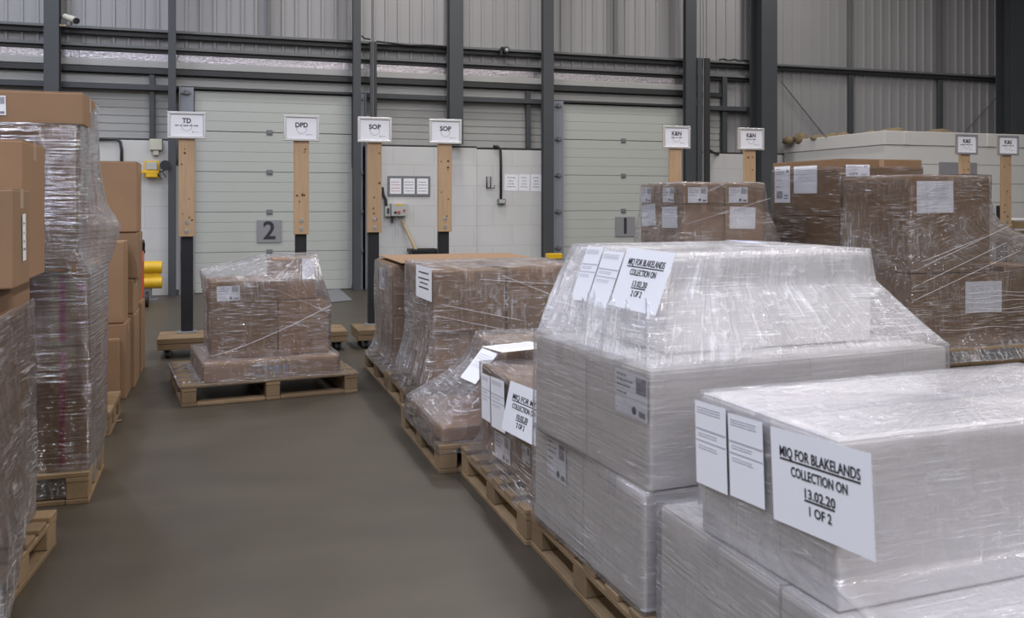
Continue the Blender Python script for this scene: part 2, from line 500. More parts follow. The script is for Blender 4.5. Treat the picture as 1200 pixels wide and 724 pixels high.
# dock doors
def dock_door(n, pxl, pxr, hinge_px):
    x0, x1 = wx(pxl), wx(pxr)
    root = empty('door_%d' % n, ((x0 + x1) / 2, 14.22, 0)); root['kind'] = 'structure'
    w = (x1 - x0) / 2
    H = 3.02; ph = H / 5
    for k in range(5):
        p = []
        zb = k * ph + 0.004; zt = (k + 1) * ph - 0.004
        nr = 4
        for r in range(nr):
            a = zb + (zt - zb) * r / nr; b = zb + (zt - zb) * (r + 1) / nr
            p += [(0.0, a + 0.006), (0.0, b - 0.006), (0.005, b - 0.003), (0.005, b)] if r < nr - 1 else [(0.0, a + 0.006), (0.0, b - 0.004), (0.008, b)]
        p += [(0.045, zt), (0.045, zb), (0.008, zb)]
        mb = MB(); mb.prism(p, 'x', -w, w)
        mb.build('door_panel', M_DOOR, root)
        if k > 0:
            for hx in (hinge_px,):
                m2 = MB(); m2.box(hx - x0 - w - 0.045, hx - x0 - w + 0.045, -0.012, 0.002, k * ph - 0.04, k * ph + 0.04, 0.004)
                m2.box(hx - x0 - w - 0.03, hx - x0 - w + 0.03, -0.02, -0.012, k * ph - 0.018, k * ph + 0.018)
                m2.build('hinge', M_MIDG, root)
    for s in (-1, 1):
        mb = MB(); cx = s * (w + 0.11)
        mb.box(cx - 0.10, cx + 0.10, -0.10, -0.07, 0, H + 0.03)
        mb.box(cx - 0.10 if s > 0 else cx + 0.07, cx - 0.07 if s > 0 else cx + 0.10, -0.07, 0.0, 0, H + 0.03)
        mb.box(cx + s * 0.085, cx + s * 0.1, -0.16, -0.10, 0, H + 0.03)
        mb.build('guide_rail', M_GUIDE, root)
        for k in range(5):
            z = (k + 1) * ph if k < 4 else H - 0.05
            m2 = MB()
            m2.box(cx - 0.09, cx + 0.06, -0.135, -0.101, z - 0.022, z + 0.022, 0.004)
            m2.cyl((cx + 0.0, -0.135, z - 0.03), (cx + 0.0, -0.135, z + 0.03), 0.026, 12)
            m2.build('roller_bracket', M_MIDG, root)
    mb = MB(); mb.box(-w, w, -0.01, 0.04, 0.0, 0.012)
    mb.build('bottom_seal', M_RUBBER, root)
    return root
dock_door(1, 659, 803, wx(731))
dock_door(2, 228, 412, wx(316))

# white office block standing out from the wall
OZ = 2.46
oc = at(1037, 153, Z=OZ)
mb = MB()
mb.box(oc.x, 20, oc.y, oc.y + 0.15, 0, OZ - 0.22)
mb.box(oc.x, oc.x + 0.15, oc.y + 0.1505, 14.05, 0, OZ - 0.22)
struct(mb, 'wall_office', M_OFFICE)
mb = MB()
mb.box(oc.x - 0.02, 20, oc.y - 0.02, oc.y + 0.2, OZ - 0.215, OZ, 0.006)
mb.box(oc.x - 0.02, oc.x + 0.2, oc.y + 0.2, 14.05, OZ - 0.215, OZ, 0.006)
struct(mb, 'trim_parapet', M_OFFICE)
mb = MB(); mb.box(oc.x + 0.16, 20, oc.y + 0.16, 14.05, OZ - 0.12, OZ - 0.08)
struct(mb, 'ceiling_office', M_PANEL)
for zc in (1.95, 1.65, 1.35, 1.05, 0.75):
    mb = MB(); mb.box(oc.x - 0.004, 20, oc.y - 0.004, oc.y + 0.01, zc, zc + 0.012)
    mb.box(oc.x - 0.004, oc.x + 0.01, oc.y + 0.0105, 14.05, zc, zc + 0.012)
    struct(mb, 'trim_course', M_PANEL)
for pxx in (1061, 1158):
    a = at(pxx, 170, Y=oc.y).x
    mb = MB(); mb.box(a - 0.05, a + 0.05, oc.y - 0.035, oc.y - 0.021, OZ - 0.21, OZ - 0.01, 0.004)
    struct(mb, 'trim_joint_strip', M_OFFICE)

# ------------------------------------------------------------------ lettering and sheets
def text_mesh(s, size, bold=0.0, align='CENTER', spacing=1.0):
    c = bpy.data.curves.new('lettering', 'FONT')
    c.body = s; c.size = size; c.align_x = align; c.align_y = 'CENTER'; c.offset = bold; c.extrude = 0.0004
    c.space_character = spacing; c.resolution_u = 3
    o = bpy.data.objects.new('lettering', c); col.objects.link(o)
    dg = bpy.context.evaluated_depsgraph_get(); dg.update()
    me = bpy.data.meshes.new_from_object(o.evaluated_get(dg))
    bpy.data.objects.remove(o); bpy.data.curves.remove(c)
    return me

def put_text(s, x, y, size, parent, m=None, bold=0.0, z=0.0012, wmax=None, spacing=1.0):
    me = text_mesh(s, size, bold, spacing=spacing)
    me.materials.clear(); me.materials.append(m or M_INK)
    o = bpy.data.objects.new('lettering', me); col.objects.link(o)
    o.parent = parent; o.location = (x, y, z)
    if wmax:
        w = max(v.co.x for v in me.vertices) - min(v.co.x for v in me.vertices)
        o.scale.x = wmax / w
    return o

def bars(rects, name, m, parent, z=0.0011, t=0.0006):
    mb = MB()
    for (x, y, w, h) in rects:
        mb.box(x - w / 2, x + w / 2, y - h / 2, y + h / 2, z - t, z)
    return mb.build(name, m, parent)

rng = random.Random(4)
def text_line(cx, cy, w, h):
    out = []; x = cx - w / 2
    while x < cx + w / 2 - h:
        ww = min(rng.uniform(1.2, 4.0) * h, cx + w / 2 - x)
        out.append((x + ww / 2, cy + rng.uniform(-.08, .08) * h, ww, h * rng.uniform(.75, 1)))
        x += ww + h * 0.7
    return out

def sheet_mesh(w, h, name, m, curl=0.0, seed=0):
    mb = MB(); nx, ny = 10, 8
    V = []
    for j in range(ny + 1):
        row = []
        for i in range(nx + 1):
            u, v = i / nx - .5, j / ny - .5
            z = curl * ((2 * v) ** 2 * 0.4 + 0.6 * (2 * u) ** 2) * 0.5 + curl * 0.5 * noise.noise((u * 3 + seed, v * 3, seed * 1.7))
            row.append((u * w, v * h, z))
        V.append(row)
    top = [[mb.bm.verts.new(p) for p in r] for r in V]
    bot = [[mb.bm.verts.new((p[0], p[1], p[2] - 0.0005)) for p in r] for r in V]
    for j in range(ny):
        for i in range(nx):
            mb.bm.faces.new((top[j][i], top[j][i + 1], top[j + 1][i + 1], top[j + 1][i]))
            mb.bm.faces.new((bot[j][i], bot[j + 1][i], bot[j + 1][i + 1], bot[j][i + 1]))
    return mb.build(name, m)

def sheet(name, o, r, u, n, w, h, kind, parent=None, label=None, cat=None, group=None, lines=None, m=None, lift=0.0):
    """a sheet of paper centred at o with right r, up u and normal n"""
    s = sheet_mesh(w, h, name, m or M_PAPER, 0.0, rng.random() * 9)
    Mx = Matrix(((r.x, u.x, n.x, 0), (r.y, u.y, n.y, 0), (r.z, u.z, n.z, 0), (0, 0, 0, 1)))
    Mx.translation = o + n * (0.003 + lift)
    if parent is not None:
        s.parent = parent
        loc = Matrix.Translation(parent.location) @ Matrix.Rotation(parent.rotation_euler[2], 4, 'Z')
        s.matrix_basis = loc.inverted() @ Mx
    else:
        s.matrix_basis = Mx
        tag(s, label, cat, group)
    if kind == 'notice':
        for (t, y, sz, wd, ul) in lines:
            put_text(t, 0, y * h, sz * h, s, wmax=wd * w, bold=0.0003)
            if ul: bars([(0, y * h - sz * h * 0.48, wd * w, 0.004)], 'underline', M_INK, s)
    elif kind == 'delivery':
        R = []
        for yy in (0.43, 0.40, 0.37): R += text_line(-0.05 * w, yy * h, 0.75 * w, h * 0.012)
        bars(R, 'print', M_INK_L, s)
        bars([(0, 0.17 * h, 0.96 * w, 0.02 * h), (0, 0.03 * h, 0.96 * w, 0.015 * h)], 'ruled_band', M_INK_L, s)
        R = []
        for yy in (0.12, 0.09, -0.03, -0.06): R += text_line(-0.1 * w, yy * h, 0.6 * w, h * 0.01)
        bars(R, 'print', M_INK_L, s)
    elif kind == 'faint':
        R = []
        for yy in (0.34, 0.27, 0.20, 0.08, 0.0): R += text_line(0, yy * h, 0.75 * w, h * 0.014)
        bars(R, 'print', M_INK_L, s)
        bars([(0, -0.06 * h, 0.97 * w, 0.008 * h)], 'ruled_line', M_INK_L, s)
    elif kind == 'carton_label':
        R = []
        for yy, ww in ((0.40, 0.3), (0.28, 0.5), (0.16, 0.45), (0.0, 0.35)): R += text_line(-0.45 * w + ww * w / 2, yy * h, ww * w, h * 0.045)
        bars(R, 'print', M_INK_G, s)
        B = []; x = 0.16 * w
        while x < 0.44 * w:
            ww = rng.choice((.006, .012, .018)) * w
            B.append((x + ww / 2, 0.26 * h, ww, 0.36 * h)); x += ww + rng.choice((.008, .014)) * w
        bars(B, 'barcode', M_INK_G, s)
        mbb = MB(); mbb.cyl((0.10 * w, -0.32 * h, 0.0004), (0.10 * w, -0.32 * h, 0.0012), 0.075 * min(w, h) * 1.2, 14)
        mbb.build('symbol', M_INK, s)
        bars([(0.34 * w, -0.36 * h, 0.18 * w, 0.12 * h)], 'print_block', M_INK_G, s)
    elif kind == 'tall_label':
        R = []
        for yy, ww in ((0.42, 0.3), (0.35, 0.55), (0.29, 0.55), (0.12, 0.4), (-0.06, 0.3)): R += text_line(-0.42 * w + ww * w / 2, yy * h, ww * w, h * 0.022)
        bars(R, 'print', M_INK_G, s)
        bars([(0.30 * w, 0.36 * h, 0.04 * w, 0.10 * h), (0.38 * w, 0.36 * h, 0.04 * w, 0.06 * h), (0.34 * w, 0.36 * h, 0.1 * w, 0.02 * h)], 'chair_drawing', M_INK, s)
        B = []; x = -0.36 * w
        while x < 0.0:
            ww = rng.choice((.01, .02, .03)) * w
            B.append((x + ww / 2, -0.28 * h, ww, 0.2 * h)); x += ww + rng.choice((.012, .02)) * w
        bars(B, 'barcode', M_INK_G, s)
        bars([(0.25 * w, -0.30 * h, 0.25 * w, 0.03 * h), (0.25 * w, -0.38 * h, 0.2 * w, 0.03 * h)], 'print', M_INK_G, s)
    elif kind == 'blurred_notice':
        R = []
        for yy, ww in ((0.30, 0.62), (0.12, 0.68), (-0.02, 0.5), (-0.16, 0.62)): R += text_line(0, yy * h, ww * w, h * 0.05)
        bars(R, 'print', M_INK, s)
    elif kind == 'printed':
        R = []
        for yy, ww in (lines or ((0.3, .6), (0.1, .4), (-0.08, .5), (-0.25, .62))): R += text_line(0, yy * h, ww * w, h * 0.05)
        bars(R, 'print', m and M_INK_G or M_INK_G, s)
    return s

def axes(normal):
    n = normal.normalized()
    r = Vector((0, 0, 1)).cross(n)
    r.normalize()
    return r, n.cross(r), n

def sheet_px(name, corners, p, n, kind, parent=None, wh=None, **kw):
    """corners: pixel positions tl, tr, br, bl of a sheet lying in the plane through p with normal n"""
    P = [at_plane(*c, p, n) for c in corners]
    r = ((P[1] - P[0]) + (P[2] - P[3])); w = r.length / 2; r.normalize()
    u = ((P[0] - P[3]) + (P[1] - P[2])); h = u.length / 2
    n = n.normalized()
    u = n.cross(r); u.normalize()
    if wh: w, h = wh
    return sheet(name, sum(P, Vector()) / 4, r, u, n, w, h, kind, parent, **kw)

# ------------------------------------------------------------------ cartons, pallets and film
def carton(label, x, y, z, w, d, h, rz=0.0, m=None, white=False, group=None, tape=True, name=None):
    """front left bottom corner (x, y, z); w along local x, d along local y"""
    m = m or (M_CARD_W if white else M_CARD)
    Rz = Matrix.Rotation(rz, 3, 'Z')
    c = Vector((x, y, z)) + Rz @ Vector((w / 2, d / 2, 0))
    g = 0.002
    w, d, h = w - 2 * g, d - 2 * g, h - g
    root = thing(name or ('white_carton' if white else 'cardboard_box'), label, 'box', c, rz, group)
    b = bmesh.new()
    bmesh.ops.create_cube(b, size=1)
    bmesh.ops.scale(b, vec=(w, d, h - 0.004), verts=b.verts)
    bmesh.ops.translate(b, vec=(0, 0, (h - 0.004) / 2), verts=b.verts)
    bmesh.ops.bevel(b, geom=list(b.edges), offset=0.006, segments=2, affect='EDGES', profile=0.5)
    mb = MB(); mb.join(b)
    mb.build('body', m, root, smooth=False)
    along_x = w >= d
    for s in (-1, 1):
        mb = MB()
        if along_x: mb.box(-w / 2 + .003, w / 2 - .003, *sorted((s * 0.0015, s * (d / 2 - .003))), h - 0.0045, h - 0.0005, 0.001)
        else: mb.box(*sorted((s * 0.0015, s * (w / 2 - .003))), -d / 2 + .003, d / 2 - .003, h - 0.0045, h - 0.0005, 0.001)
        mb.build('flap', m, root)
    if tape:
        mb = MB(); t = 0.028; e = 0.0008; dn = 0.07
        if along_x:
            mb.box(-w / 2 - e, w / 2 + e, -t, t, h - 0.0006, h + 0.0004)
            for s in (-1, 1): mb.box(*sorted((s * (w / 2 - .002), s * (w / 2 + e))), -t, t, h - dn, h)
        else:
            mb.box(-t, t, -d / 2 - e, d / 2 + e, h - 0.0006, h + 0.0004)
            for s in (-1, 1): mb.box(-t, t, *sorted((s * (d / 2 - .002), s * (d / 2 + e))), h - dn, h)
        mb.build('tape', M_TAPE_W if white else M_TAPE, root)
    return root

def make_pallet(w, d):
    root = empty('wooden_pallet')
    root['category'] = 'pallet'
    n = 6; bw = 0.098
    for i in range(n):
        y = -d / 2 + bw / 2 + i * (d - bw) / (n - 1)
        MB().box(-w / 2, w / 2, y - bw / 2, y + bw / 2, 0.122, 0.144, 0.003).build('deck_board', M_WOOD, root)
    for i in range(3):
        x = -w / 2 + 0.05 + i * (w - 0.1) / 2
        MB().box(x - 0.049, x + 0.049, -d / 2, d / 2, 0.100, 0.1215, 0.003).build('stringer_board', M_WOOD, root)
        for j in range(3):
            y = -d / 2 + 0.06 + j * (d - 0.12) / 2
            MB().box(x - 0.047, x + 0.047, y - 0.058, y + 0.058, 0.022, 0.0998, 0.004).build('block', M_WOOD, root)
        MB().box(x - 0.049, x + 0.049, -d / 2, d / 2, 0.0, 0.0218, 0.003).build('base_board', M_WOOD, root)
    for s in (-1, 1):
        y = s * (d / 2 - 0.05)
        MB().box(-w / 2 + 0.1, -0.052, y - 0.045, y + 0.045, 0.0, 0.0218, 0.003).build('base_board', M_WOOD, root)
        MB().box(0.052, w / 2 - 0.1, y - 0.045, y + 0.045, 0.0, 0.0218, 0.003).build('base_board', M_WOOD, root)
    return root
PAL = None
def pallet(x, y, label, rz=0.0, w=1.2, d=1.0):
    """front left corner x, y"""
    global PAL
    if d != 1.0:
        o = make_pallet(w, d); o.rotation_euler = (0, 0, rz)
        o.location = Vector((x, y, 0)) + Matrix.Rotation(rz, 3, 'Z') @ Vector((w / 2, d / 2, 0))
        o['label'] = label; o['group'] = 'wooden pallets on the floor'
        return o
    c = Vector((x, y, 0)) + Matrix.Rotation(rz, 3, 'Z') @ Vector((w / 2, d / 2, 0))
    if PAL is None:
        PAL = make_pallet(1.2, 1.0); o = PAL
        o.location = c; o.rotation_euler = (0, 0, rz); o['label'] = label; o['group'] = 'wooden pallets on the floor'
    else:
        o = dup(PAL, c, rz, label)
    return o

def ring_pts(quad, rad, n_side, n_corner=4):
    """quad: four corners (x, y, z) anticlockwise from front left; rounded and evenly sampled"""
    Q = [Vector(q) for q in quad]
    out = []
    for i in range(4):
        p, a, b = Q[i], Q[i - 1], Q[(i + 1) % 4]
        e0 = (a - p).normalized(); e1 = (b - p).normalized()
        s = p + e0 * rad; t = p + e1 * rad
        for k in range(n_corner + 1):
            f = k / n_corner
            out.append(s * (1 - f) ** 2 + p * 2 * f * (1 - f) + t * f ** 2)
        nx = Q[(i + 1) % 4]; e = (b - p).normalized()
        t2 = nx - e * rad
        for k in range(1, n_side):
            out.append(t.lerp(t2, k / n_side))
    return out

def film(label, rings, m=None, cap=True, seed=0, amp=1.0, n_side=44, step=0.022, strands=(), cap_sag=0.0, group=None, name='stretch_wrap', cap_haze=None, wrinkle_cap=0.004):
    """rings from the bottom up: dict(q=four corners, r=corner radius, h=haze, c=curve of the span up to the next ring)"""
    m = m or M_FILM
    L = [(ring_pts(r['q'], r.get('r', 0.016), n_side), r.get('h', 0.0)) for r in rings]
    n = len(L[0][0])
    levels, hz = [], []
    for i in range(len(L) - 1):
        A, B = L[i][0], L[i + 1][0]
        dist = max((a - b).length for a, b in zip(A, B))
        k = max(1, int(dist / step))
        cv = rings[i].get('c', 0.0)
        for s in range(k):
            f = s / k
            fx = f ** (1 + cv) if cv >= 0 else 1 - (1 - f) ** (1 - cv)
            fz = f
            levels.append([Vector((a.x + (b.x - a.x) * fx, a.y + (b.y - a.y) * fx, a.z + (b.z - a.z) * fz)) for a, b in zip(A, B)])
            hz.append([L[i][1] + (L[i + 1][1] - L[i][1]) * f] * n)
    levels.append([p.copy() for p in L[-1][0]]); hz.append([L[-1][1]] * n)
    n_wall = len(levels)
    if cap:
        c = sum(levels[-1], Vector()) / n
        top = levels[-1]
        ch = L[-1][1] if cap_haze is None else cap_haze
        for s in range(1, 15):
            f = 1 - s / 15
            lv = []
            for p in top:
                q = c + (p - c) * f
                q.z += -cap_sag * (1 - f * f) + wrinkle_cap * noise.noise((q.x * 9 + seed, q.y * 9, 3.1)) * (1 - f ** 6)
                lv.append(q)
            levels.append(lv); hz.append([ch] * n)
    # wrinkles
    us = [0.0]
    for k in range(1, n): us.append(us[-1] + (L[0][0][k] - L[0][0][k - 1]).length)
    vs = [0.0]
    for j in range(1, len(levels)): vs.append(vs[-1] + (levels[j][n // 8] - levels[j - 1][n // 8]).length)
    cx = sum(levels[0], Vector()) / n
    mb = MB(); bm = mb.bm
    uvl = bm.loops.layers.uv.new('wrap')
    hl = bm.verts.layers.float.new('haze')
    G = []
    for j, lv in enumerate(levels):
        row = []
        for k, p in enumerate(lv):
            h = hz[j][k]
            if j < n_wall:
                t = lv[(k + 1) % n] - lv[k - 1]
                nrm = Vector((t.y, -t.x, 0)); nrm.normalize()
                wob = h * (0.020 * noise.noise((us[k] * 14 + seed, vs[j] * 2.0, seed)) + 0.010 * noise.noise((us[k] * 34, vs[j] * 5.0, seed + 4)))
                wob += 0.0022 * noise.noise((us[k] * 4, vs[j] * 40, seed + 9))
                edge = min(1.0, j / 2.0) if j < 3 else 1.0
                p = p + nrm * (max(-0.0045, amp * wob * edge) + 0.004 * h)
            vt = bm.verts.new(p)
            hh = h * (0.75 + 0.7 * noise.noise((us[k] * 3 + seed, vs[j] * 3, 8.8)))
            vt[hl] = max(0.0, min(1.0, hh))
            row.append(vt)
        G.append(row)
    for j in range(len(G) - 1):
        for k in range(n):
            k2 = (k + 1) % n
            f = bm.faces.new((G[j][k], G[j][k2], G[j + 1][k2], G[j + 1][k]))
            f.smooth = True
            uk2 = us[k2] if k2 else us[-1] + (L[0][0][0] - L[0][0][-1]).length
            for lp, (a, b) in zip(f.loops, ((us[k], vs[j]), (uk2, vs[j]), (uk2, vs[j + 1]), (us[k], vs[j + 1]))):
                lp[uvl].uv = (a + seed * 1.3, b)
    if cap:
        f = bm.faces.new(G[-1])
    o = mb.build(name, m)
    tag(o, label, 'stretch wrap', group)
    for st in strands:
        MB().tube(st[0], st[1], 6).build('film_strand_streak', M_STRAND, o, smooth=True)
    return o

def quad(x, y, w, d, z, rz=0.0, g=0.010, dz=(0, 0, 0, 0)):
    """outline g outside a w x d rectangle whose front left corner is x, y"""
    R = Matrix.Rotation(rz, 3, 'Z')
    out = []
    for (a, b), e in zip(((-g, -g), (w + g, -g), (w + g, d + g), (-g, d + g)), dz):
        v = Vector((x, y, 0)) + R @ Vector((a, b, 0))
        out.append((v.x, v.y, z + e))
    return out

# ================================================================== RIGHT ROW, nearest first
NX, NY = Vector((-1, 0, 0)), Vector((0, -1, 0))
def rotn(v, rz): return Matrix.Rotation(rz, 3, 'Z') @ v

# ---- load A: white cartons marked 1 of 2
pallet(1.20, 1.30, 'wooden pallet under the nearest white cartons at the right')
A0 = (1.218, 1.189)
carton('lower white carton at the back of the aisle side under the 1 OF 2 carton', 1.218, 1.773, 0.146, 0.59, 0.58, 0.350, 0, white=True, group='lower white cartons under the 1 OF 2 carton')
carton('lower white carton at the front of the aisle side under the 1 OF 2 carton', 1.218, 1.189, 0.146, 0.59, 0.58, 0.350, 0, white=True, group='lower white cartons under the 1 OF 2 carton')
carton('lower white carton at the back of the far side under the 1 OF 2 carton', 1.811, 1.773, 0.146, 0.59, 0.58, 0.350, 0, white=True, group='lower white cartons under the 1 OF 2 carton')
carton('lower white carton at the front of the far side under the 1 OF 2 carton', 1.811, 1.189, 0.146, 0.59, 0.58, 0.350, 0, white=True, group='lower white cartons under the 1 OF 2 carton')
arz = math.radians(2.6)
ax, ay, az = 1.249, 1.604, 0.498
carton('long white carton on top carrying the 1 OF 2 notice', ax, ay, az, 1.15, 0.53, 0.365, arz, white=True)
film('clear stretch wrap over the nearest white cartons marked 1 OF 2', [
    dict(q=quad(1.218, 1.189, 1.184, 1.166, 0.10), h=0.2),
    dict(q=quad(1.218, 1.189, 1.184, 1.166, 0.500), h=0.12, r=0.016),
    dict(q=quad(ax, ay, 1.15, 0.53, 0.560, arz), h=0.35, r=0.016),
    dict(q=quad(ax, ay, 1.15, 0.53, 0.868, arz, g=0.007), h=0.22, r=0.016)], m=M_FILM_W, seed=1.3, cap_haze=0.40)
npl = rotn(NX, arz)
pA = Vector((ax, ay, 0)) + npl * 0.013
sheet_px('delivery_note', ((816, 468), (851, 479), (854, 580), (817, 564)), pA, npl, 'delivery',
         label='delivery note beside the back edge of the 1 OF 2 carton', cat='paper')
sheet_px('delivery_note', ((853, 483), (893, 494), (899, 598), (858, 580)), pA, npl, 'delivery',
         label='delivery note next to the 1 OF 2 notice on the nearest white carton', cat='paper')
sheet_px('collection_notice', ((908, 500), (1028, 534), (1022, 655), (904, 606)), pA, npl, 'notice',
         label='white collection notice dated 13.02.20 on the nearest white carton', cat='notice',
         lines=(('MIQ FOR BLAKELANDS', 0.265, 0.155, 0.80, True), ('COLLECTION ON', 0.08, 0.145, 0.56, False), ('13.02.20', -0.10, 0.14, 0.30, True), ('1 OF 2', -0.27, 0.14, 0.22, False)))

# ---- load B: white cartons with a tented wrap, marked 2 of 2
pallet(1.185, 2.395, 'wooden pallet under the tall white cartons marked 2 OF 2')
b1 = math.radians(1.8); b2 = math.radians(5.2)
bx, by = 1.205, 2.425
for i, (lx, ly, t) in enumerate(((0, 0, 'front aisle-side white carton in the bottom layer of the tented 2 OF 2 load'), (0, 0.45, 'back aisle-side white carton in the bottom layer of the tented 2 OF 2 load'), (0.6, 0, 'front far-side white carton in the bottom layer of the tented 2 OF 2 load'), (0.6, 0.45, 'back far-side white carton in the bottom layer of the tented 2 OF 2 load'))):
    v = Vector((bx, by, 0)) + rotn(Vector((lx, ly, 0)), b1)
    c = carton(t, v.x, v.y, 0.146, 0.598, 0.448, 0.360, b1, white=True, group='white cartons of the tented load')
    if i in (0, 1):
        n = rotn(NX, b1); p = Vector((bx, by, 0)) + n * 0.0
        if i == 1: sheet_px('carton_label', ((642, 511), (664, 521), (664, 571), (642, 554)), p, n, 'carton_label', parent=c)
b2x, b2y = 1.222, 2.420
for i, (lx, ly, t) in enumerate(((0, 0, 'front aisle-side white carton in the second layer of the tented 2 OF 2 load'), (0, 0.41, 'back aisle-side white carton in the second layer of the tented 2 OF 2 load'), (0.6, 0, 'front far-side white carton in the second layer of the tented 2 OF 2 load'), (0.6, 0.41, 'back far-side white carton in the second layer of the tented 2 OF 2 load'))):
    v = Vector((b2x, b2y, 0)) + rotn(Vector((lx, ly, 0)), b2)
    c = carton(t, v.x, v.y, 0.508, 0.606, 0.408, 0.358, b2, white=True, group='white cartons of the tented load')
    if i == 0:
        n = rotn(NX, b2); p = Vector((b2x, b2y, 0))
        sheet_px('carton_label', ((722, 430), (760, 444), (760, 497), (722, 481)), p, n, 'carton_label', parent=c)
tx, ty, trz = 1.405, 2.665, math.radians(3.0)
c = carton('white carton in the peak under the tented 2 OF 2 wrap', tx, ty, 0.868, 0.85, 0.72, 0.322, trz, white=True)
n = rotn(NY, trz); p = Vector((tx, ty, 0)) + n * 0.0
film('clear stretch wrap tented over the white cartons marked 2 OF 2', [
    dict(q=quad(bx, by, 1.2, 0.9, 0.145, b1), h=0.1),
    dict(q=quad(bx, by, 1.2, 0.9, 0.500, b1), h=0.06, r=0.016),
    dict(q=quad(b2x, b2y, 1.212, 0.82, 0.515, b2), h=0.06, r=0.016),
    dict(q=quad(b2x, b2y, 1.212, 0.82, 0.872, b2, g=0.006), h=0.15, r=0.016),
    dict(q=quad(b2x, b2y, 1.212, 0.82, 0.885, b2, g=-0.01), h=0.7, r=0.016),
    dict(q=[(1.345, 2.635, 1.085), (2.285, 2.70, 1.085), (2.25, 3.42, 1.085), (1.305, 3.40, 1.085)], h=0.9, r=0.04),
    dict(q=quad(tx, ty, 0.85, 0.72, 1.20, trz, g=0.010), h=0.55, r=0.04)], m=M_FILM_W, seed=2.2, amp=1.25, cap_haze=0.7)
# sheets on the sloping side of the tent
nB = Vector((-0.932, -0.079, 0.353)).normalized()
pB = Vector((1.333, 2.702, 1.109))
sheet_px('delivery_note', ((692, 290), (712, 290), (684, 353), (667, 349)), pB, nB, 'delivery', label='delivery note at the back edge of the tented 2 OF 2 wrap', cat='paper')
sheet_px('delivery_note', ((711, 294), (733, 296), (711, 362), (686, 356)), pB, nB, 'delivery', label='delivery note next to the 2 OF 2 notice on the tented wrap', cat='paper')
sheet_px('collection_notice', ((736, 290), (793, 297), (769, 370), (715, 358)), pB, nB, 'notice',
         label='white collection notice dated 13.02.20 on the sloping tented wrap', cat='notice',
         lines=(('MIQ FOR BLAKELANDS', 0.27, 0.155, 0.76, True), ('COLLECTION ON', 0.10, 0.145, 0.54, False), ('13.02.20', -0.08, 0.14, 0.30, True), ('2 OF 2', -0.24, 0.14, 0.22, False)))
o = sheet('folded_note', at(875, 284, Z=1.215), Vector((0.95, 0.1, -0.1)).normalized(), Vector((-0.1, 0.95, 0.1)).normalized(), Vector((0, 0, 1)), 0.10, 0.12, 'faint',
          label='pale blue folded note lying on top of the tented wrap', cat='paper', m=M_BLUEPAPER)

# ---- load D4: brown carton dated 10.02.20
pallet(1.165, 3.40, 'wooden pallet under the brown box dated 10.02.20')
c4 = carton('brown box carrying the notice dated 10.02.20', 1.262, 3.46, 0.146, 0.62, 0.90, 0.415, 0, m=M_CARD)
carton('brown box behind the box dated 10.02.20, away from the aisle', 1.89, 3.46, 0.146, 0.45, 0.90, 0.40, 0)
film('clear stretch wrap around the brown box dated 10.02.20', [
    dict(q=quad(1.175, 3.42, 1.18, 0.96, 0.125), h=0.25, c=-0.5),
    dict(q=quad(1.262, 3.46, 1.08, 0.90, 0.230), h=0.25),
    dict(q=quad(1.262, 3.46, 1.08, 0.90, 0.570), h=0.35)], seed=3.1, cap_haze=0.55, wrinkle_cap=0.012)
p4 = Vector((1.243, 0, 0))
n4 = Vector((-0.96, -0.05, 0.22)).normalized()
sheet_px('delivery_note', ((566, 437), (576, 442), (574, 494), (564, 488)), p4, NX, 'delivery', label='delivery note at the back edge of the box dated 10.02.20', cat='paper')
sheet_px('delivery_note', ((578, 444), (596, 451), (588, 503), (574, 495)), p4, NX, 'delivery', label='delivery note beside the notice dated 10.02.20', cat='paper')
sheet_px('collection_notice', ((601, 447), (643, 463), (630, 524), (586, 501)), Vector((1.222, 3.62, 0.477)), n4, 'notice', label='white collection notice dated 10.02.20 on the brown box', cat='notice',
         lines=(('MIQ FOR MYT', 0.22, 0.155, 0.70, True), ('COLLECTION ON', 0.04, 0.145, 0.62, False), ('10.02.20', -0.13, 0.14, 0.30, True), ('2 OF 2', -0.29, 0.14, 0.22, False)))
sheet_px('carton_label', ((581, 505), (599, 515), (598, 546), (580, 533)), Vector((1.2635, 0, 0)), NX, 'carton_label', parent=c4)
sheet_px('carton_label', ((613, 520), (622, 526), (622, 548), (612, 541)), Vector((1.2635, 0, 0)), NX, 'carton_label', parent=c4)

# ---- load D3: low flat cartons under a mound of wrap
pallet(1.06, 4.43, 'wooden pallet under the low mound of wrapped flat cartons')
carton('flat carton lying on the pallet of the low wrapped mound', 1.085, 4.47, 0.146, 1.12, 0.78, 0.075, 0, tape=False)
carton('squat box in the middle of the low wrapped mound', 1.45, 4.55, 0.222, 0.72, 0.60, 0.36, 0)
film('clear stretch wrap pulled up in a mound over the low flat cartons', [
    dict(q=quad(1.065, 4.44, 1.19, 0.88, 0.10), h=0.35),
    dict(q=quad(1.075, 4.46, 1.14, 0.82, 0.232), h=0.45, c=-0.35, r=0.05),
    dict(q=quad(1.42, 4.53, 0.78, 0.64, 0.50), h=1.0, r=0.06),
    dict(q=quad(1.45, 4.55, 0.72, 0.60, 0.605), h=0.9, r=0.06)], seed=4.7, amp=1.5, cap_haze=0.8, wrinkle_cap=0.02)
sl = Vector((-0.75, -0.1, 0.65)).normalized(); r_, u_, n_ = axes(sl)
sheet('loose_notice', at(563, 430, X=1.36), r_, u_, n_, 0.21, 0.20, 'faint', label='white sheet leaning on the slope of the low wrapped mound', cat='paper', lift=0.01)
sheet('loose_notice', at(606, 407, Z=0.625), Vector((0.97, 0.24, 0)).normalized(), Vector((-0.24, 0.97, 0)).normalized(), Vector((0, 0, 1)), 0.30, 0.21, 'faint', label='white sheet lying flat on top of the low wrapped mound', cat='paper')

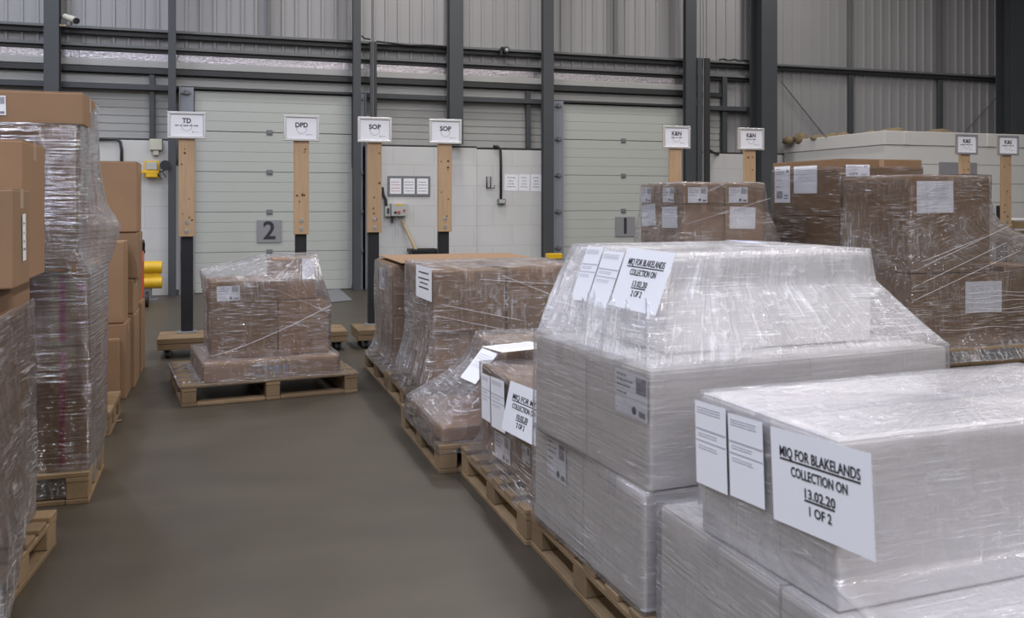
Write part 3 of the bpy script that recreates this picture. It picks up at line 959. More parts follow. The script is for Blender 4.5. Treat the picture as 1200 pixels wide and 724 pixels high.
# ---- load D2: brown cartons with a sheet on the corner
pallet(1.165, 5.46, 'wooden pallet under the wrapped brown boxes with the corner notice')
gx, gy = 1.275, 5.50
for (lx, ly, lz, w, d, h, t) in (
    (0.02, 0.05, 0.146, 0.40, 0.72, 0.40, 'bottom brown box on the aisle side of the load with the corner notice'),
    (0.50, 0.03, 0.146, 0.50, 0.74, 0.40, 'bottom brown box on the far side of the load with the corner notice'),
    (0.00, 0.00, 0.548, 0.48, 0.78, 0.385, 'upper brown box behind the corner notice'),
    (0.49, 0.00, 0.548, 0.52, 0.78, 0.40, 'upper brown box away from the aisle on the load with the corner notice')):
    carton(t, gx + lx, gy + ly, lz, w, d, h, 0, group='brown boxes of the load with the corner notice')
st = []
for a, b, z1, z2 in ((0.05, 0.62, 0.73, 0.60), (0.02, 0.70, 0.66, 0.50), (0.45, 0.95, 0.90, 0.70), (0.3, 0.96, 0.88, 0.82)):
    st.append(([(gx + a + (b - a) * k / 10, gy - 0.016, z1 + (z2 - z1) * k / 10) for k in range(11)], 0.0012))
film('clear stretch wrap around the brown boxes with the corner notice', [
    dict(q=quad(1.175, 5.47, 1.10, 0.92, 0.125), h=0.5, c=-0.6, r=0.05),
    dict(q=quad(1.20, 5.44, 1.10, 0.88, 0.25), h=0.8, c=-0.5, r=0.05),
    dict(q=quad(gx, gy, 1.01, 0.78, 0.56), h=0.7, r=0.016),
    dict(q=quad(gx, gy, 1.01, 0.78, 0.80), h=0.6, r=0.016),
    dict(q=quad(gx, gy, 1.01, 0.78, 0.958, g=0.010), h=0.55)], seed=5.9, amp=1.2, cap_haze=0.7, strands=st, wrinkle_cap=0.014)
sheet_px('corner_notice', ((489, 310), (507, 315), (506, 353), (487, 346)), Vector((gx - 0.018, 0, 0)), NX, 'blurred_notice', label='small printed notice on the corner of the wrapped brown boxes', cat='notice')

# ---- load D1: brown cartons under a cardboard sheet
pallet(1.16, 6.48, 'wooden pallet under the farthest wrapped boxes of the right row')
hx, hy = 1.235, 6.56
for (lx, ly, lz, w, d, h, t) in (
    (0.0, 0.0, 0.146, 0.50, 0.80, 0.385, 'bottom brown box on the aisle side under the loose cardboard sheet'),
    (0.51, 0.0, 0.146, 0.55, 0.80, 0.385, 'bottom brown box on the far side under the loose cardboard sheet'),
    (0.0, 0.0, 0.533, 0.50, 0.80, 0.375, 'upper brown box on the aisle side under the loose cardboard sheet'),
    (0.51, 0.0, 0.533, 0.55, 0.80, 0.375, 'upper brown box on the far side under the loose cardboard sheet')):
    c = carton(t, hx + lx, hy + ly, lz, w, d, h, 0, group='brown boxes under the loose cardboard sheet')
    if lx == 0 and lz > 0.5:
        sheet_px('carton_label', ((444, 313), (451, 314), (451, 340), (445, 338)), Vector((hx, 0, 0)), NX, 'carton_label', parent=c)
film('clear stretch wrap around the farthest brown boxes of the right row', [
    dict(q=quad(1.165, 6.50, 1.15, 0.93, 0.125), h=0.45, c=-0.5),
    dict(q=quad(hx, hy, 1.06, 0.80, 0.30), h=0.4),
    dict(q=quad(hx, hy, 1.06, 0.80, 0.90), h=0.4)], seed=6.4, amp=1.2, cap=False)
mb = MB(); mb.box(hx + 0.02, hx + 1.12, hy - 0.17, hy + 0.80, 0.925, 0.933, 0.002)
tag(mb.build('cardboard_sheet', M_CARD), 'loose flat cardboard sheet laid over the farthest boxes of the right row', 'cardboard')

# ================================================================== CENTRE LOAD
crz = math.radians(6.5)
pallet(-0.225, 6.395, 'wooden pallet standing alone in the aisle under the wrapped boxes', crz)
def CL(x, y): 
    v = Vector((-0.225, 6.395, 0)) + rotn(Vector((x, y, 0)), crz); return v.x, v.y
fx, fy = CL(0.145, 0.03)
flat = carton('long flat carton with handling symbols on the aisle pallet', fx, fy, 0.146, 0.92, 0.84, 0.128, crz, tape=False)
frz = math.radians(3.5)
k1 = carton('upright brown box with a white label on the aisle pallet', -0.040, 6.605, 0.276, 0.455, 0.52, 0.535, frz)
v2 = Vector((-0.040, 6.605, 0)) + rotn(Vector((0.458, 0.02, 0)), frz)
carton('brown box beside the labelled box on the aisle pallet', v2.x, v2.y, 0.276, 0.36, 0.52, 0.375, frz)
v3 = Vector((-0.040, 6.605, 0)) + rotn(Vector((0.44, 0.16, 0)), frz)
k3 = carton('small topmost brown box on the aisle pallet', v3.x, v3.y, 0.653, 0.31, 0.40, 0.30, frz)
n1 = rotn(NY, frz)
sheet_px('carton_label', ((254, 336), (281, 334), (281, 352), (254, 353)), Vector((-0.040, 6.605, 0)), n1, 'carton_label', parent=k1)
sheet_px('carton_label', ((354, 303), (369, 302), (369, 327), (354, 327)), Vector((v3.x, v3.y, 0)), n1, 'faint', parent=k3)
# handling symbols printed on the flat carton
nf = rotn(NY, crz); rf, uf, _ = axes(nf)
def symbol(cx_px, draw):
    q = at_plane(cx_px, 432.5, Vector((fx, fy, 0)), nf)
    mb = MB(); draw(mb)
    o = mb.build('handling_symbol', M_INK_G)
    Mx = Matrix(((rf.x, uf.x, nf.x, 0), (rf.y, uf.y, nf.y, 0), (rf.z, uf.z, nf.z, 0), (0, 0, 0, 1)))
    Mx.translation = q + nf * 0.0005
    o.parent = flat
    o.matrix_basis = (Matrix.Translation(flat.location) @ Matrix.Rotation(crz, 4, 'Z')).inverted() @ Mx
def arrows(mb):
    for s in (-0.018, 0.018):
        mb.box(s - 0.004, s + 0.004, -0.035, 0.015, 0, 0.0008)
        mb.prism([(s - 0.014, 0.012), (s + 0.014, 0.012), (s, 0.035)], 'z', 0, 0.0008)
    mb.box(-0.035, 0.035, -0.040, -0.035, 0, 0.0008)
def umbrella(mb):
    mb.prism([(-0.03, 0.0)] + [(-0.03 * math.cos(a), 0.03 * math.sin(a)) for a in [math.pi * k / 10 for k in range(1, 10)]] + [(0.03, 0.0)], 'z', 0, 0.0008)
    mb.box(-0.003, 0.003, -0.035, 0.0, 0, 0.0008); mb.box(-0.003, 0.012, -0.038, -0.033, 0, 0.0008)
def hands(mb):
    mb.box(-0.02, 0.02, -0.005, 0.03, 0, 0.0008)
    for s in (-1, 1):
        mb.box(*sorted((s * 0.026, s * 0.032)), -0.02, 0.025, 0, 0.0008); mb.box(*sorted((s * 0.006, s * 0.020)), -0.036, -0.012, 0, 0.0008)
def goblet(mb):
    mb.prism([(-0.02, 0.035), (-0.014, 0.005), (-0.003, -0.004), (-0.003, -0.03), (-0.014, -0.036), (0.014, -0.036), (0.003, -0.03), (0.003, -0.004), (0.014, 0.005), (0.02, 0.035)], 'z', 0, 0.0008)
for pxx, fn in ((300.5, arrows), (312, umbrella), (324, hands), (335, goblet)): symbol(pxx, fn)
st = []
def CW(x, y, z):
    v = Vector((-0.040, 6.605, 0)) + rotn(Vector((x, y, 0)), frz); return (v.x, v.y, z)
st.append(([CW(-0.01 + 0.84 * k / 14, -0.014, 0.30 + 0.32 * (k / 14) ** 1.3) for k in range(15)], 0.0014))
st.append(([CW(0.45 + 0.37 * k / 10, -0.006, 0.74 - 0.18 * k / 10) for k in range(11)], 0.001))
qb = quad(-0.225, 6.395, 1.2, 1.0, 0.135, crz, g=0.012)
q1 = quad(fx, fy, 0.92, 0.84, 0.150, crz, g=0.010)
q2 = quad(fx, fy, 0.92, 0.84, 0.282, crz, g=0.010)
q3 = [CW(-0.012, -0.012, 0.31), CW(0.832, -0.004, 0.31), CW(0.835, 0.56, 0.31), CW(-0.02, 0.56, 0.31)]
q4 = [CW(-0.012, -0.012, 0.65), CW(0.832, -0.004, 0.64), CW(0.835, 0.58, 0.65), CW(-0.02, 0.58, 0.67)]
q5 = [CW(-0.014, -0.014, 0.828), CW(0.775, -0.012, 0.79), CW(0.775, 0.60, 0.965), CW(-0.05, 0.56, 0.87)]
q6 = [CW(0.36, 0.14, 0.925), CW(0.768, 0.145, 0.968), CW(0.768, 0.575, 0.974), CW(0.36, 0.56, 0.962)]
film('clear stretch wrap sloping over the boxes on the aisle pallet', [
    dict(q=qb, h=0.55, r=0.04, c=-0.6), dict(q=q1, h=0.45, r=0.016), dict(q=q2, h=0.35, r=0.016), dict(q=q3, h=0.30, r=0.016),
    dict(q=q4, h=0.40, r=0.016), dict(q=q5, h=0.75, r=0.04), dict(q=q6, h=0.9, r=0.05)], seed=7.7, amp=1.2, cap_haze=0.9, strands=st)

# ================================================================== FAR RIGHT LOADS
# load E, by the first two K&N posts
ex, ey = 4.13, 7.50
pallet(4.03, 7.37, 'wooden pallet under the small labelled boxes by the first pair of right-hand signs')
names = {(0, 0): 'front left', (1, 0): 'front right', (0, 1): 'back left', (1, 1): 'back right'}
for k, (z, h, lay) in enumerate(((0.146, 0.49, 'bottom'), (0.638, 0.33, 'second'), (0.970, 0.375, 'third'), (1.347, 0.195, 'topmost'))):
    for (i, j), nm in names.items():
        c = carton('%s brown box of the %s layer below the first pair of right-hand signs' % (nm, lay), ex + i * 0.435, ey + j * 0.455, z, 0.425, 0.45, h, 0, m=M_CARD, group='small brown boxes below the first pair of right-hand signs')
        if lay == 'topmost':
            if j == 0:
                xa, xb = ((806, 829), (854, 876))[i]
                sheet_px('carton_label', ((xa, 219.5), (xb, 219.5), (xb, 237.5), (xa, 237.5)), Vector((0, ey, 0)), NY, 'carton_label', parent=c)
            if i == 0:
                xa, xb = ((777, 790), (751, 763))[j]
                sheet_px('carton_label', ((xa, 219.5), (xb, 219.5), (xb, 237.5), (xa, 237)), Vector((ex, 0, 0)), NX, 'carton_label', parent=c)
        if lay == 'third':
            if (i, j) == (1, 0): sheet_px('document_pouch', ((855, 242), (885, 243), (885, 268), (855, 268)), Vector((0, ey, 0)), NY, 'faint', parent=c)
            if (i, j) == (0, 0): sheet_px('document_pouch', ((776, 242), (794, 242), (794, 267), (776, 267)), Vector((ex, 0, 0)), NX, 'faint', parent=c)
            if (i, j) == (0, 1): sheet_px('document_pouch', ((752, 240), (768, 239), (769, 263), (752, 266)), Vector((ex, 0, 0)), NX, 'faint', parent=c)
st = [([(ex + 0.02 + 0.90 * k / 16, ey - 0.018, 1.16 + 0.24 * k / 16) for k in range(17)], 0.0016),
      ([(ex + 0.20 + 0.22 * k / 8, ey - 0.016, 1.45 + 0.085 * k / 8) for k in range(9)], 0.0016)]
film('clear stretch wrap around the small boxes by the first pair of right-hand signs', [
    dict(q=quad(4.04, 7.40, 1.15, 0.95, 0.15), h=0.4), dict(q=quad(4.06, 7.44, 1.06, 0.96, 1.0), h=0.35),
    dict(q=quad(ex, ey, 0.90, 0.91, 1.28, g=0.012), h=0.2), dict(q=quad(ex, ey, 0.86, 0.905, 1.552, g=0.01), h=0.45)], seed=8.1, cap_haze=0.9, strands=st, wrinkle_cap=0.025)

# load F: two tall brown stacks
FX = 5.468
pallet(5.44, 7.03, 'wooden pallet under the taller brown boxes at the back right')
pallet(5.44, 6.00, 'wooden pallet under the front brown boxes at the back right')
FYb, FYf = 6.995, 6.10
for (z, h, t) in ((0.146, 0.56, 'bottom'), (0.708, 0.52, 'middle'), (1.230, 0.538, 'top')):
    c = carton('%s brown carton of the tallest stack at the back right' % t, FX, FYb, z, 0.935, 1.07, h, 0, m=M_CARD_D)
    if t == 'top':
        sheet_px('carton_label', ((907.5, 195), (925.5, 195), (927, 237), (908.5, 238)), Vector((FX, 0, 0)), NX, 'tall_label', parent=c)
        sheet_px('document_pouch', ((930, 195), (957, 194), (958.5, 226), (931, 227)), Vector((FX, 0, 0)), NX, 'faint', parent=c)
        sheet_px('carton_label', ((991, 193), (1019, 193), (1019, 206.5), (991, 206.5)), Vector((0, FYb, 0)), NY, 'tall_label', parent=c)
cu = carton('upper brown carton carrying a large pale sheet at the back right', FX, FYf, 0.770, 0.835, 0.86, 0.815, 0, m=M_CARD_D)
sheet_px('document_pouch', ((1074, 212), (1117, 212), (1117, 249), (1074, 250)), Vector((0, FYf, 0)), NY, 'faint', parent=cu)
cl = carton('lower brown carton carrying a pale sheet at the back right', FX, FYf, 0.146, 1.0, 0.88, 0.62, 0, m=M_CARD_D)
sheet_px('document_pouch', ((1131, 330), (1173, 329), (1174, 365), (1131, 367)), Vector((0, FYf, 0)), NY, 'faint', parent=cl)
st = [([(FX - 0.015, FYb + 1.0 - 1.9 * k / 20, 1.44 - 0.26 * k / 20) for k in range(21)], 0.0035)]
film('clear stretch wrap around the tallest brown stack at the back right', [
    dict(q=quad(FX, FYb, 0.935, 1.07, 0.13), h=0.2), dict(q=quad(FX, FYb, 0.935, 1.07, 1.60), h=0.05), dict(q=quad(FX, FYb, 0.935, 1.07, 1.70), h=0.05)], seed=9.3, cap=False)
st2 = []
for a, za, b, zb in ((0.02, 0.80, 1.0, 1.17), (0.0, 0.66, 0.95, 1.02), (0.0, 0.55, 1.1, 0.95), (0.12, 0.88, 0.7, 1.07)):
    st2.append(([(FX + a + (b - a) * k / 12, FYf - 0.03 - 0.035 * k / 12, za + (zb - za) * k / 12) for k in range(13)], 0.0015))
for z in (0.60, 0.56, 0.52, 0.46, 0.43, 0.30):
    st2.append(([(FX + 0.55 + 0.75 * k / 8 - (0.3 if z < 0.32 else 0), FYf - 0.055, z + 0.01 * math.sin(k * 0.9 + z * 30)) for k in range(9)], 0.0014))  # level pale tubes added in place of specular streaks on the wrap
GX = FX + 1.02
film('clear stretch wrap flaring out over the front brown cartons at the back right', [
    dict(q=quad(FX - 0.04, FYf - 0.15, 1.66, 1.00, 0.04), h=0.8, c=-0.5),
    dict(q=quad(FX, FYf - 0.03, 1.60, 0.90, 0.26), h=0.25),
    dict(q=quad(FX, FYf - 0.02, 1.58, 0.89, 0.80, dz=(0, 0.18, 0.18, 0)), h=0.45, c=-0.9),
    dict(q=quad(FX, FYf, 0.86, 0.86, 1.12, g=0.012, dz=(-0.20, 0.18, 0.18, -0.2)), h=0.85),
    dict(q=quad(FX, FYf, 0.835, 0.87, 1.36, g=0.010), h=0.15),
    dict(q=quad(FX, FYf, 0.835, 0.87, 1.595, g=0.010), h=0.35)], seed=10.6, amp=1.5, cap_haze=0.8, strands=st2, wrinkle_cap=0.012)
carton('brown carton at the right edge behind the flaring wrap', GX, FYf + 0.03, 0.146, 0.54, 0.84, 0.66, 0, m=M_CARD_D)
o = sheet('folded_note', at(1128, 206.5, Z=1.607), Vector((0.96, 0.28, 0)).normalized(), Vector((-0.28, 0.96, 0)).normalized(), Vector((0, 0, 1)), 0.42, 0.30, 'faint',
          label='pale blue sheet lying on top of the front brown carton at the back right', cat='paper', m=M_BLUEPAPER, lift=0.012)

# ================================================================== LEFT ROW
# nearest stack L0
pallet(-1.882, 3.32, 'wooden pallet jutting out under the nearest left stack', math.radians(-6), d=0.8)
carton('tall lower brown carton of the nearest left stack', -1.30, 3.20, 0.146, 0.575, 0.88, 0.46, 0, m=M_CARD)
carton('second brown carton up in the nearest left stack', -1.30, 3.22, 0.608, 0.585, 0.86, 0.455, 0, m=M_CARD)
carton('large brown carton at the top back of the nearest left stack', -1.28, 3.74, 1.072, 0.60, 0.46, 0.53, 0, m=M_CARD)
c = carton('brown carton with a side label on the nearest left stack', -1.24, 3.44, 1.072, 0.585, 0.29, 0.345, 0, m=M_CARD)
sheet_px('side_label', ((27.5, 253), (31.5, 252), (27, 303), (23.5, 305)), Vector((-0.657, 0, 0)), Vector((1, 0, 0)), 'printed', parent=c)
c = bpy.data.objects['cardboard_box'] if False else None
film('clear stretch wrap hanging around the foot of the nearest left stack', [
    dict(q=[(-1.32, 3.16, 0.02), (-0.625, 3.16, 0.02), (-0.69, 3.96, 0.13), (-1.32, 3.96, 0.13)], h=0.6, c=-0.4), dict(q=[(-1.32, 3.16, 0.30), (-0.62, 3.16, 0.30), (-0.695, 4.09, 0.30), (-1.32, 4.09, 0.30)], h=0.5), dict(q=quad(-1.31, 3.19, 0.605, 0.90, 0.70), h=0.25),
    dict(q=quad(-1.31, 3.20, 0.60, 0.87, 0.98), h=0.35)], seed=11.2, amp=1.5, cap=False)

# tall wrapped stack L1
pallet(-1.75, 4.50, 'wooden pallet under the tall wrapped stack on the left', d=0.58)
lx0 = -1.72
for (z, h, xr, yy, d, t) in ((0.146, 0.565, -0.557, 4.535, 0.47, 'bottom'), (0.713, 0.335, -0.557, 4.535, 0.47, 'second'), (1.05, 0.665, -0.603, 4.51, 0.47, 'third')):
    c = carton('%s brown carton up the tall wrapped stack on the left' % t, -1.30, yy, z, xr + 1.30, d, h, 0, m=M_CARD_D)
    if t != 'third':
        xl = -0.70 + 1.30 - (xr + 1.30) / 2 
        mb = MB(); cxm = -0.665 - c.location.x
        mb.box(cxm - 0.011, cxm + 0.011, -(d / 2 + 0.0008), -(d / 2 - 0.003), 0.02, h - 0.02)
        mb.build('magenta_tape', M_TAPE_P, c)
    if t == 'second':
        mb = MB(); cxm = -0.585 - c.location.x
        mb.prism([(cxm, h - 0.10), (cxm + 0.022, h - 0.075), (cxm + 0.02, h - 0.06), (cxm + 0.008, h - 0.056), (cxm, h - 0.064), (cxm - 0.008, h - 0.056), (cxm - 0.02, h - 0.06), (cxm - 0.022, h - 0.075)], 'y', -(d / 2 + 0.0008), -(d / 2 - 0.003))
        mb.build('magenta_mark', M_TAPE_P, c)
c = carton('topmost brown carton above the wrap of the tall left stack', -1.30, 4.505, 1.717, 0.726, 0.47, 0.150, 0, m=M_CARD)
sheet_px('carton_label', ((-22, 112), (7, 112), (7, 135), (-22, 135)), Vector((0, 4.505, 0)), NY, 'carton_label', parent=c)
B = [(-1.31, 4.525), (-0.545, 4.525), (-0.53, 5.52), (-1.31, 5.52)]
def Q(z, fr, br=None, yb=5.52, yf=4.52):
    br = fr if br is None else br
    return [(-1.32, yf, z), (fr, yf, z), (br, yb, z), (-1.32, yb, z)]
film('clear stretch wrap around the tall stack on the left', [
    dict(q=Q(0.03, -0.56, -0.57, 5.04, 4.52), h=0.5), dict(q=Q(0.20, -0.548, -0.535, 5.06), h=0.2), dict(q=Q(1.03, -0.547, -0.53, 5.06), h=0.2, r=0.025),
    dict(q=Q(1.15, -0.592, -0.49, 5.03, 4.50), h=0.5), dict(q=Q(1.25, -0.594, -0.47, 5.03, 4.498), h=0.5), dict(q=Q(1.36, -0.594, -0.53, 5.02, 4.498), h=0.4), dict(q=Q(1.52, -0.594, -0.56, 5.0, 4.498), h=0.25),
    dict(q=[(-1.32, 4.497, 1.722), (-0.59, 4.497, 1.722), (-0.565, 4.99, 1.86), (-1.32, 5.0, 1.86)], h=0.25)], m=M_FILM_L, seed=12.4, amp=1.3, cap=False, n_side=60)

# unwrapped stacks beyond it
pallet(-1.79, 5.74, 'wooden pallet just beyond the tall wrapped stack on the left', d=0.62)
carton('yellowish brown box on the pallet beyond the tall wrapped stack', -1.20, 5.86, 0.146, 0.515, 0.42, 0.86, 0, m=mat('ochre_cardboard', (0.42, 0.24, 0.08), 0.7, var=0.1))
carton('slim brown carton standing on the floor against the foot of the unwrapped stacks', -1.00, 6.705, 0.0, 0.368, 0.09, 0.43, 0, tape=False)
carton('brown box on the floor right behind the slim standing carton', -1.05, 6.80, 0.0, 0.455, 0.34, 0.525, 0)
carton('pale brown box standing on the nearest of the unwrapped floor boxes', -1.05, 6.80, 0.527, 0.438, 0.34, 0.565, 0)
carton('bottom brown box of the tallest unwrapped stack on the left', -1.05, 7.17, 0.0, 0.479, 0.45, 0.545, 0)
carton('second brown box up the tallest unwrapped stack on the left', -1.05, 7.175, 0.547, 0.472, 0.45, 0.255, 0)
carton('third brown box up the tallest unwrapped stack on the left', -1.05, 7.19, 0.804, 0.50, 0.42, 0.34, 0)
carton('square brown box topping the tallest unwrapped stack on the left', -1.05, 7.18, 1.146, 0.493, 0.42, 0.52, 0)
carton('farthest brown box on the floor of the left row', -1.05, 7.70, 0.0, 0.485, 0.4, 0.57, 0)
carton('box standing on the farthest floor box of the left row', -1.05, 7.71, 0.572, 0.46, 0.38, 0.45, 0)

# ================================================================== SIGN POSTS
def sign_stand(label, group, posts, y=8.75, ends=(0.30, 0.38)):
    """a wheeled timber base with two posts; posts: (px, py, title, subtitle width, foot of the timber, frame material)"""
    xs = [at(p[0], p[1], Y=y).x for p in posts]
    x0, x1 = xs[0] - ends[0], xs[1] + ends[1]
    xc = (x0 + x1) / 2; hw = (x1 - x0) / 2
    root = thing('sign_stand', label, 'sign stand', (xc, y, 0), 0, group)
    zt = 0.178
    for k in range(4):
        yy = -0.36 + k * 0.12
        MB().box(-hw, hw, yy + 0.002, yy + 0.118, 0.130, zt, 0.004).build('deck_board', M_WOOD, root)
    for k in range(3):
        w3 = 2 * hw / 3
        MB().box(-hw + k * w3 + 0.004, -hw + (k + 1) * w3 - 0.004, -0.355, 0.115, 0.078, 0.129, 0.004).build('bearer', M_WOOD, root)
    for sx in (-hw + 0.08, hw - 0.08):
        for sy in (-0.30, 0.07):
            ca = MB(); ca.box(sx - 0.035, sx + 0.035, sy - 0.035, sy + 0.035, 0.072, 0.0775)
            for s_ in (-1, 1): ca.box(sx + s_ * 0.022 - 0.003, sx + s_ * 0.022 + 0.003, sy - 0.022, sy + 0.028, 0.026, 0.0725)
            w_ = ca.build('castor', M_MIDG, root)
            q = MB(); q.cyl((sx - 0.016, sy + 0.006, 0.034), (sx + 0.016, sy + 0.006, 0.034), 0.034, 20)
            q.build('wheel', M_RUBBER, w_)
    for (px_, py_, title, sub, zw, fm), xw in zip(posts, xs):
        X = xw - xc; zc = 2.062; w, h = 0.33, 0.245; pw = 0.14
        tb = MB().box(X - pw / 2, X + pw / 2, -0.022, 0.022, zw, zc + 0.05, 0.003).build('timber_board', M_PINE, root)
        mk = MB(); r2 = random.Random(px_)
        for _ in range(7):
            kx, kz, kr = X + r2.uniform(-.05, .05), r2.uniform(zw + .1, zc - .2), r2.uniform(.006, .013)
            mk.cyl((kx, -0.0226, kz), (kx, -0.0215, kz), kr, 10)
        mk.build('knots', M_KNOT, tb)
        for bz in (zw + 0.05, zw + 0.13):
            m2 = MB(); m2.cyl((X, -0.034, bz), (X, -0.022, bz), 0.014, 6); m2.cyl((X, -0.024, bz), (X, -0.0215, bz), 0.02, 14)
            m2.build('bolt', M_SILVER, tb)
        sp = MB().box(X - 0.052, X + 0.052, 0.0225, 0.10, zt + 0.008, zw + 0.25, 0.006).build('steel_post', M_BLACK, root)
        MB().box(X - 0.085, X + 0.085, -0.05, 0.115, zt - 0.001, zt + 0.0078, 0.002).build('foot_plate', M_MIDG, sp)
        yb = -0.026
        MB().box(X - w / 2, X + w / 2, yb - 0.008, yb + 0.003, zc - h / 2, zc + h / 2).build('backing_board', M_PINE, root)
        fr = MB(); t = 0.024
        for (a, b, c, d) in ((-w / 2, w / 2, h / 2 - t, h / 2), (-w / 2, w / 2, -h / 2, -h / 2 + t), (-w / 2, -w / 2 + t, -h / 2 + t, h / 2 - t), (w / 2 - t, w / 2, -h / 2 + t, h / 2 - t)):
            fr.box(X + a, X + b, yb - 0.022, yb - 0.008, zc + c, zc + d, 0.004, 2)
        fr.build('snap_frame', fm or M_ALU, root)
        o = sheet_mesh(w - 2 * t - 0.002, h - 2 * t - 0.002, 'sign_sheet', M_PAPER)
        o.parent = root
        o.matrix_basis = Matrix(((1, 0, 0, X), (0, 0, -1, yb - 0.0105), (0, 1, 0, zc), (0, 0, 0, 1)))
        put_text(title, 0, 0.038 if sub else 0.026, 0.062, o, bold=0.0018, wmax=0.075 if title == 'TD' else 0.115)
        if sub: bars(text_line(0, -0.004, sub, 0.013), 'print', M_INK_G, o)
        ring = MB()
        ring.tube([(0.045 * math.cos(a), -0.006 + 0.045 * math.sin(a), 0.0006) for a in [math.radians(150 + 240 * k / 24) for k in range(25)]], 0.0016, 5)
        ring.build('swoosh_logo', M_INK_G, o)
        mm = MB(); mm.cyl((0.052, -0.062, 0.0003), (0.052, -0.062, 0.0011), 0.006, 8)
        for (bx_, bw) in ((0.072, 0.018), (0.095, 0.02)): mm.box(bx_ - bw / 2, bx_ + bw / 2, -0.0635, -0.0605, 0.0003, 0.0011)
        mm.build('small_mark', M_INK_G, o)
    return root
G1 = 'wheeled timber sign stands'
sign_stand('wheeled timber stand with the TD and DPD sign posts', G1, ((219, 147, 'TD', 0.20, 1.05, None), (353, 151, 'DPD', None, 1.06, None)), ends=(0.235, 0.39))
sign_stand('wheeled timber stand with the two SOP sign posts', G1, ((438.5, 152, 'SOP', None, 1.07, None), (521, 154, 'SOP', None, 1.07, None)), ends=(0.21, 0.30))
sign_stand('wheeled timber stand with the two K&N sign posts', G1, ((791, 161, 'K&N', 0.13, 1.07, None), (878, 163.5, 'K&N', 0.13, 1.07, None)))
sign_stand('wheeled timber stand with the two K&S sign posts', G1, ((1130, 169, 'K&S', 0.19, 1.07, M_PLATE), (1178.5, 170, 'K&S', 0.19, 1.07, M_PLATE)))

# ================================================================== THINGS ON THE WALL
def plate_number(s, pxl, pxr, pyt, pyb, label):
    y = 14.212
    a, b = at(pxl, pyt, Y=y), at(pxr, pyb, Y=y)
    c = (a + b) / 2; w, h = b.x - a.x, a.z - b.z
    root = thing('number_plate', label, 'sign', (c.x, y, c.z), 0, 'dock door numbers')
    MB().box(-w / 2, w / 2, -0.008, 0.006, -h / 2, h / 2, 0.002).build('plate', M_PLATE, root)
    me = text_mesh(s, h * 1.12, 0.008); me.materials.clear(); me.materials.append(M_INK)
    o = bpy.data.objects.new('numeral', me); col.objects.link(o); o.parent = root
    o.location = (0, -0.0085, 0.0); o.rotation_euler = (math.pi / 2, 0, 0)
plate_number('2', 301, 330, 258, 284, 'grey square plate with a black numeral 2')
plate_number('1', 721, 744, 254, 277, 'grey square plate with a black numeral 1')

BY = 14.12
def wall_sheet(c, label, lines=None, y=BY, m=None, group=None):
    return sheet_px('wall_notice', c, Vector((0, y, 0)), NY, 'printed', label=label, cat='notice', lines=lines, group=group)
# grey framed notice board with three papers
a, b = at(454, 206, Y=BY), at(504, 230, Y=BY)
c = (a + b) / 2; w, h = b.x - a.x, a.z - b.z
nbd = thing('notice_board', 'grey notice board with three white papers on the white wall', 'notice board', (c.x, BY, c.z))
MB().box(-w / 2, w / 2, -0.02, -0.001, -h / 2, h / 2, 0.004).build('board', M_MIDG, nbd)
for k, mm in enumerate((M_INK_R, M_INK_G, M_INK_G)):
    p = sheet_mesh(w * 0.26, h * 0.76, 'paper', M_PAPER); p.parent = nbd
    p.matrix_basis = Matrix(((1, 0, 0, (k - 1) * w * 0.315), (0, 0, -1, -0.0215), (0, 1, 0, 0), (0, 0, 0, 1)))
    R = []
    for yy in (0.10, 0.03, -0.05, -0.12): R += text_line(0, yy * h * 2, w * 0.2, 0.012)
    bars(R, 'print', mm, p)
G2 = 'papers stuck on the white wall'
wall_sheet(((591, 204), (607, 204.5), (607, 224), (591, 223)), 'white paper nearest the cable on the white wall', y=BY + 0.03, group=G2)
wall_sheet(((608, 204), (620.5, 204.5), (620.5, 224), (608, 223.5)), 'middle of the three white papers beside the cable', y=BY + 0.03, group=G2)
wall_sheet(((622, 204), (634.5, 204.5), (634.5, 224), (622, 224)), 'white paper nearest the door column', y=BY + 0.03, group=G2)

def tube_thing(name, pts, r, m, label, cat, clips=()):
    o = MB().tube(pts, r, 8).build(name, m, smooth=True)
    tag(o, label, cat)
    return o
# cable and socket
y = 14.10
pts = [at(578, 171.5, Y=y + 0.03), at(583, 171.5, Y=y), at(586.5, 175, Y=y), at(587, 185, Y=y), at(587, 233, Y=y)]
tube_thing('cable', pts, 0.022, M_DARK, 'black cable running down the white wall to the socket', 'cable')
c = at(588, 236, Y=y)
sk = thing('wall_socket', 'small grey socket box at the end of the wall cable', 'socket', (c.x, 14.15, c.z))
MB().box(-0.065, 0.065, -0.07, -0.001, -0.045, 0.045, 0.008).build('casing', M_MIDG, sk)
MB().box(-0.05, 0.05, -0.076, -0.0705, -0.028, 0.028, 0.003).build('cover', M_BOXGREY, sk)
# steel hook bracket
y = 14.11
hk = MB()
c0, c1 = at(570.5, 207, Y=y), at(575, 220, Y=y)
hk.tube([(c0.x, y, c1.z), (c0.x, y, c0.z), (c1.x, y, c0.z), (c1.x, y, c1.z - 0.01), (c1.x + 0.06, y - 0.02, c1.z), (c1.x + 0.06, y - 0.03, c1.z + 0.04)], 0.011, 8)
hk.tube([(c0.x, y, c1.z), (c1.x, y, c1.z)], 0.011, 8)
tag(hk.build('wall_hook', M_DARK, smooth=True), 'black metal hook bracket on the white wall', 'hook')
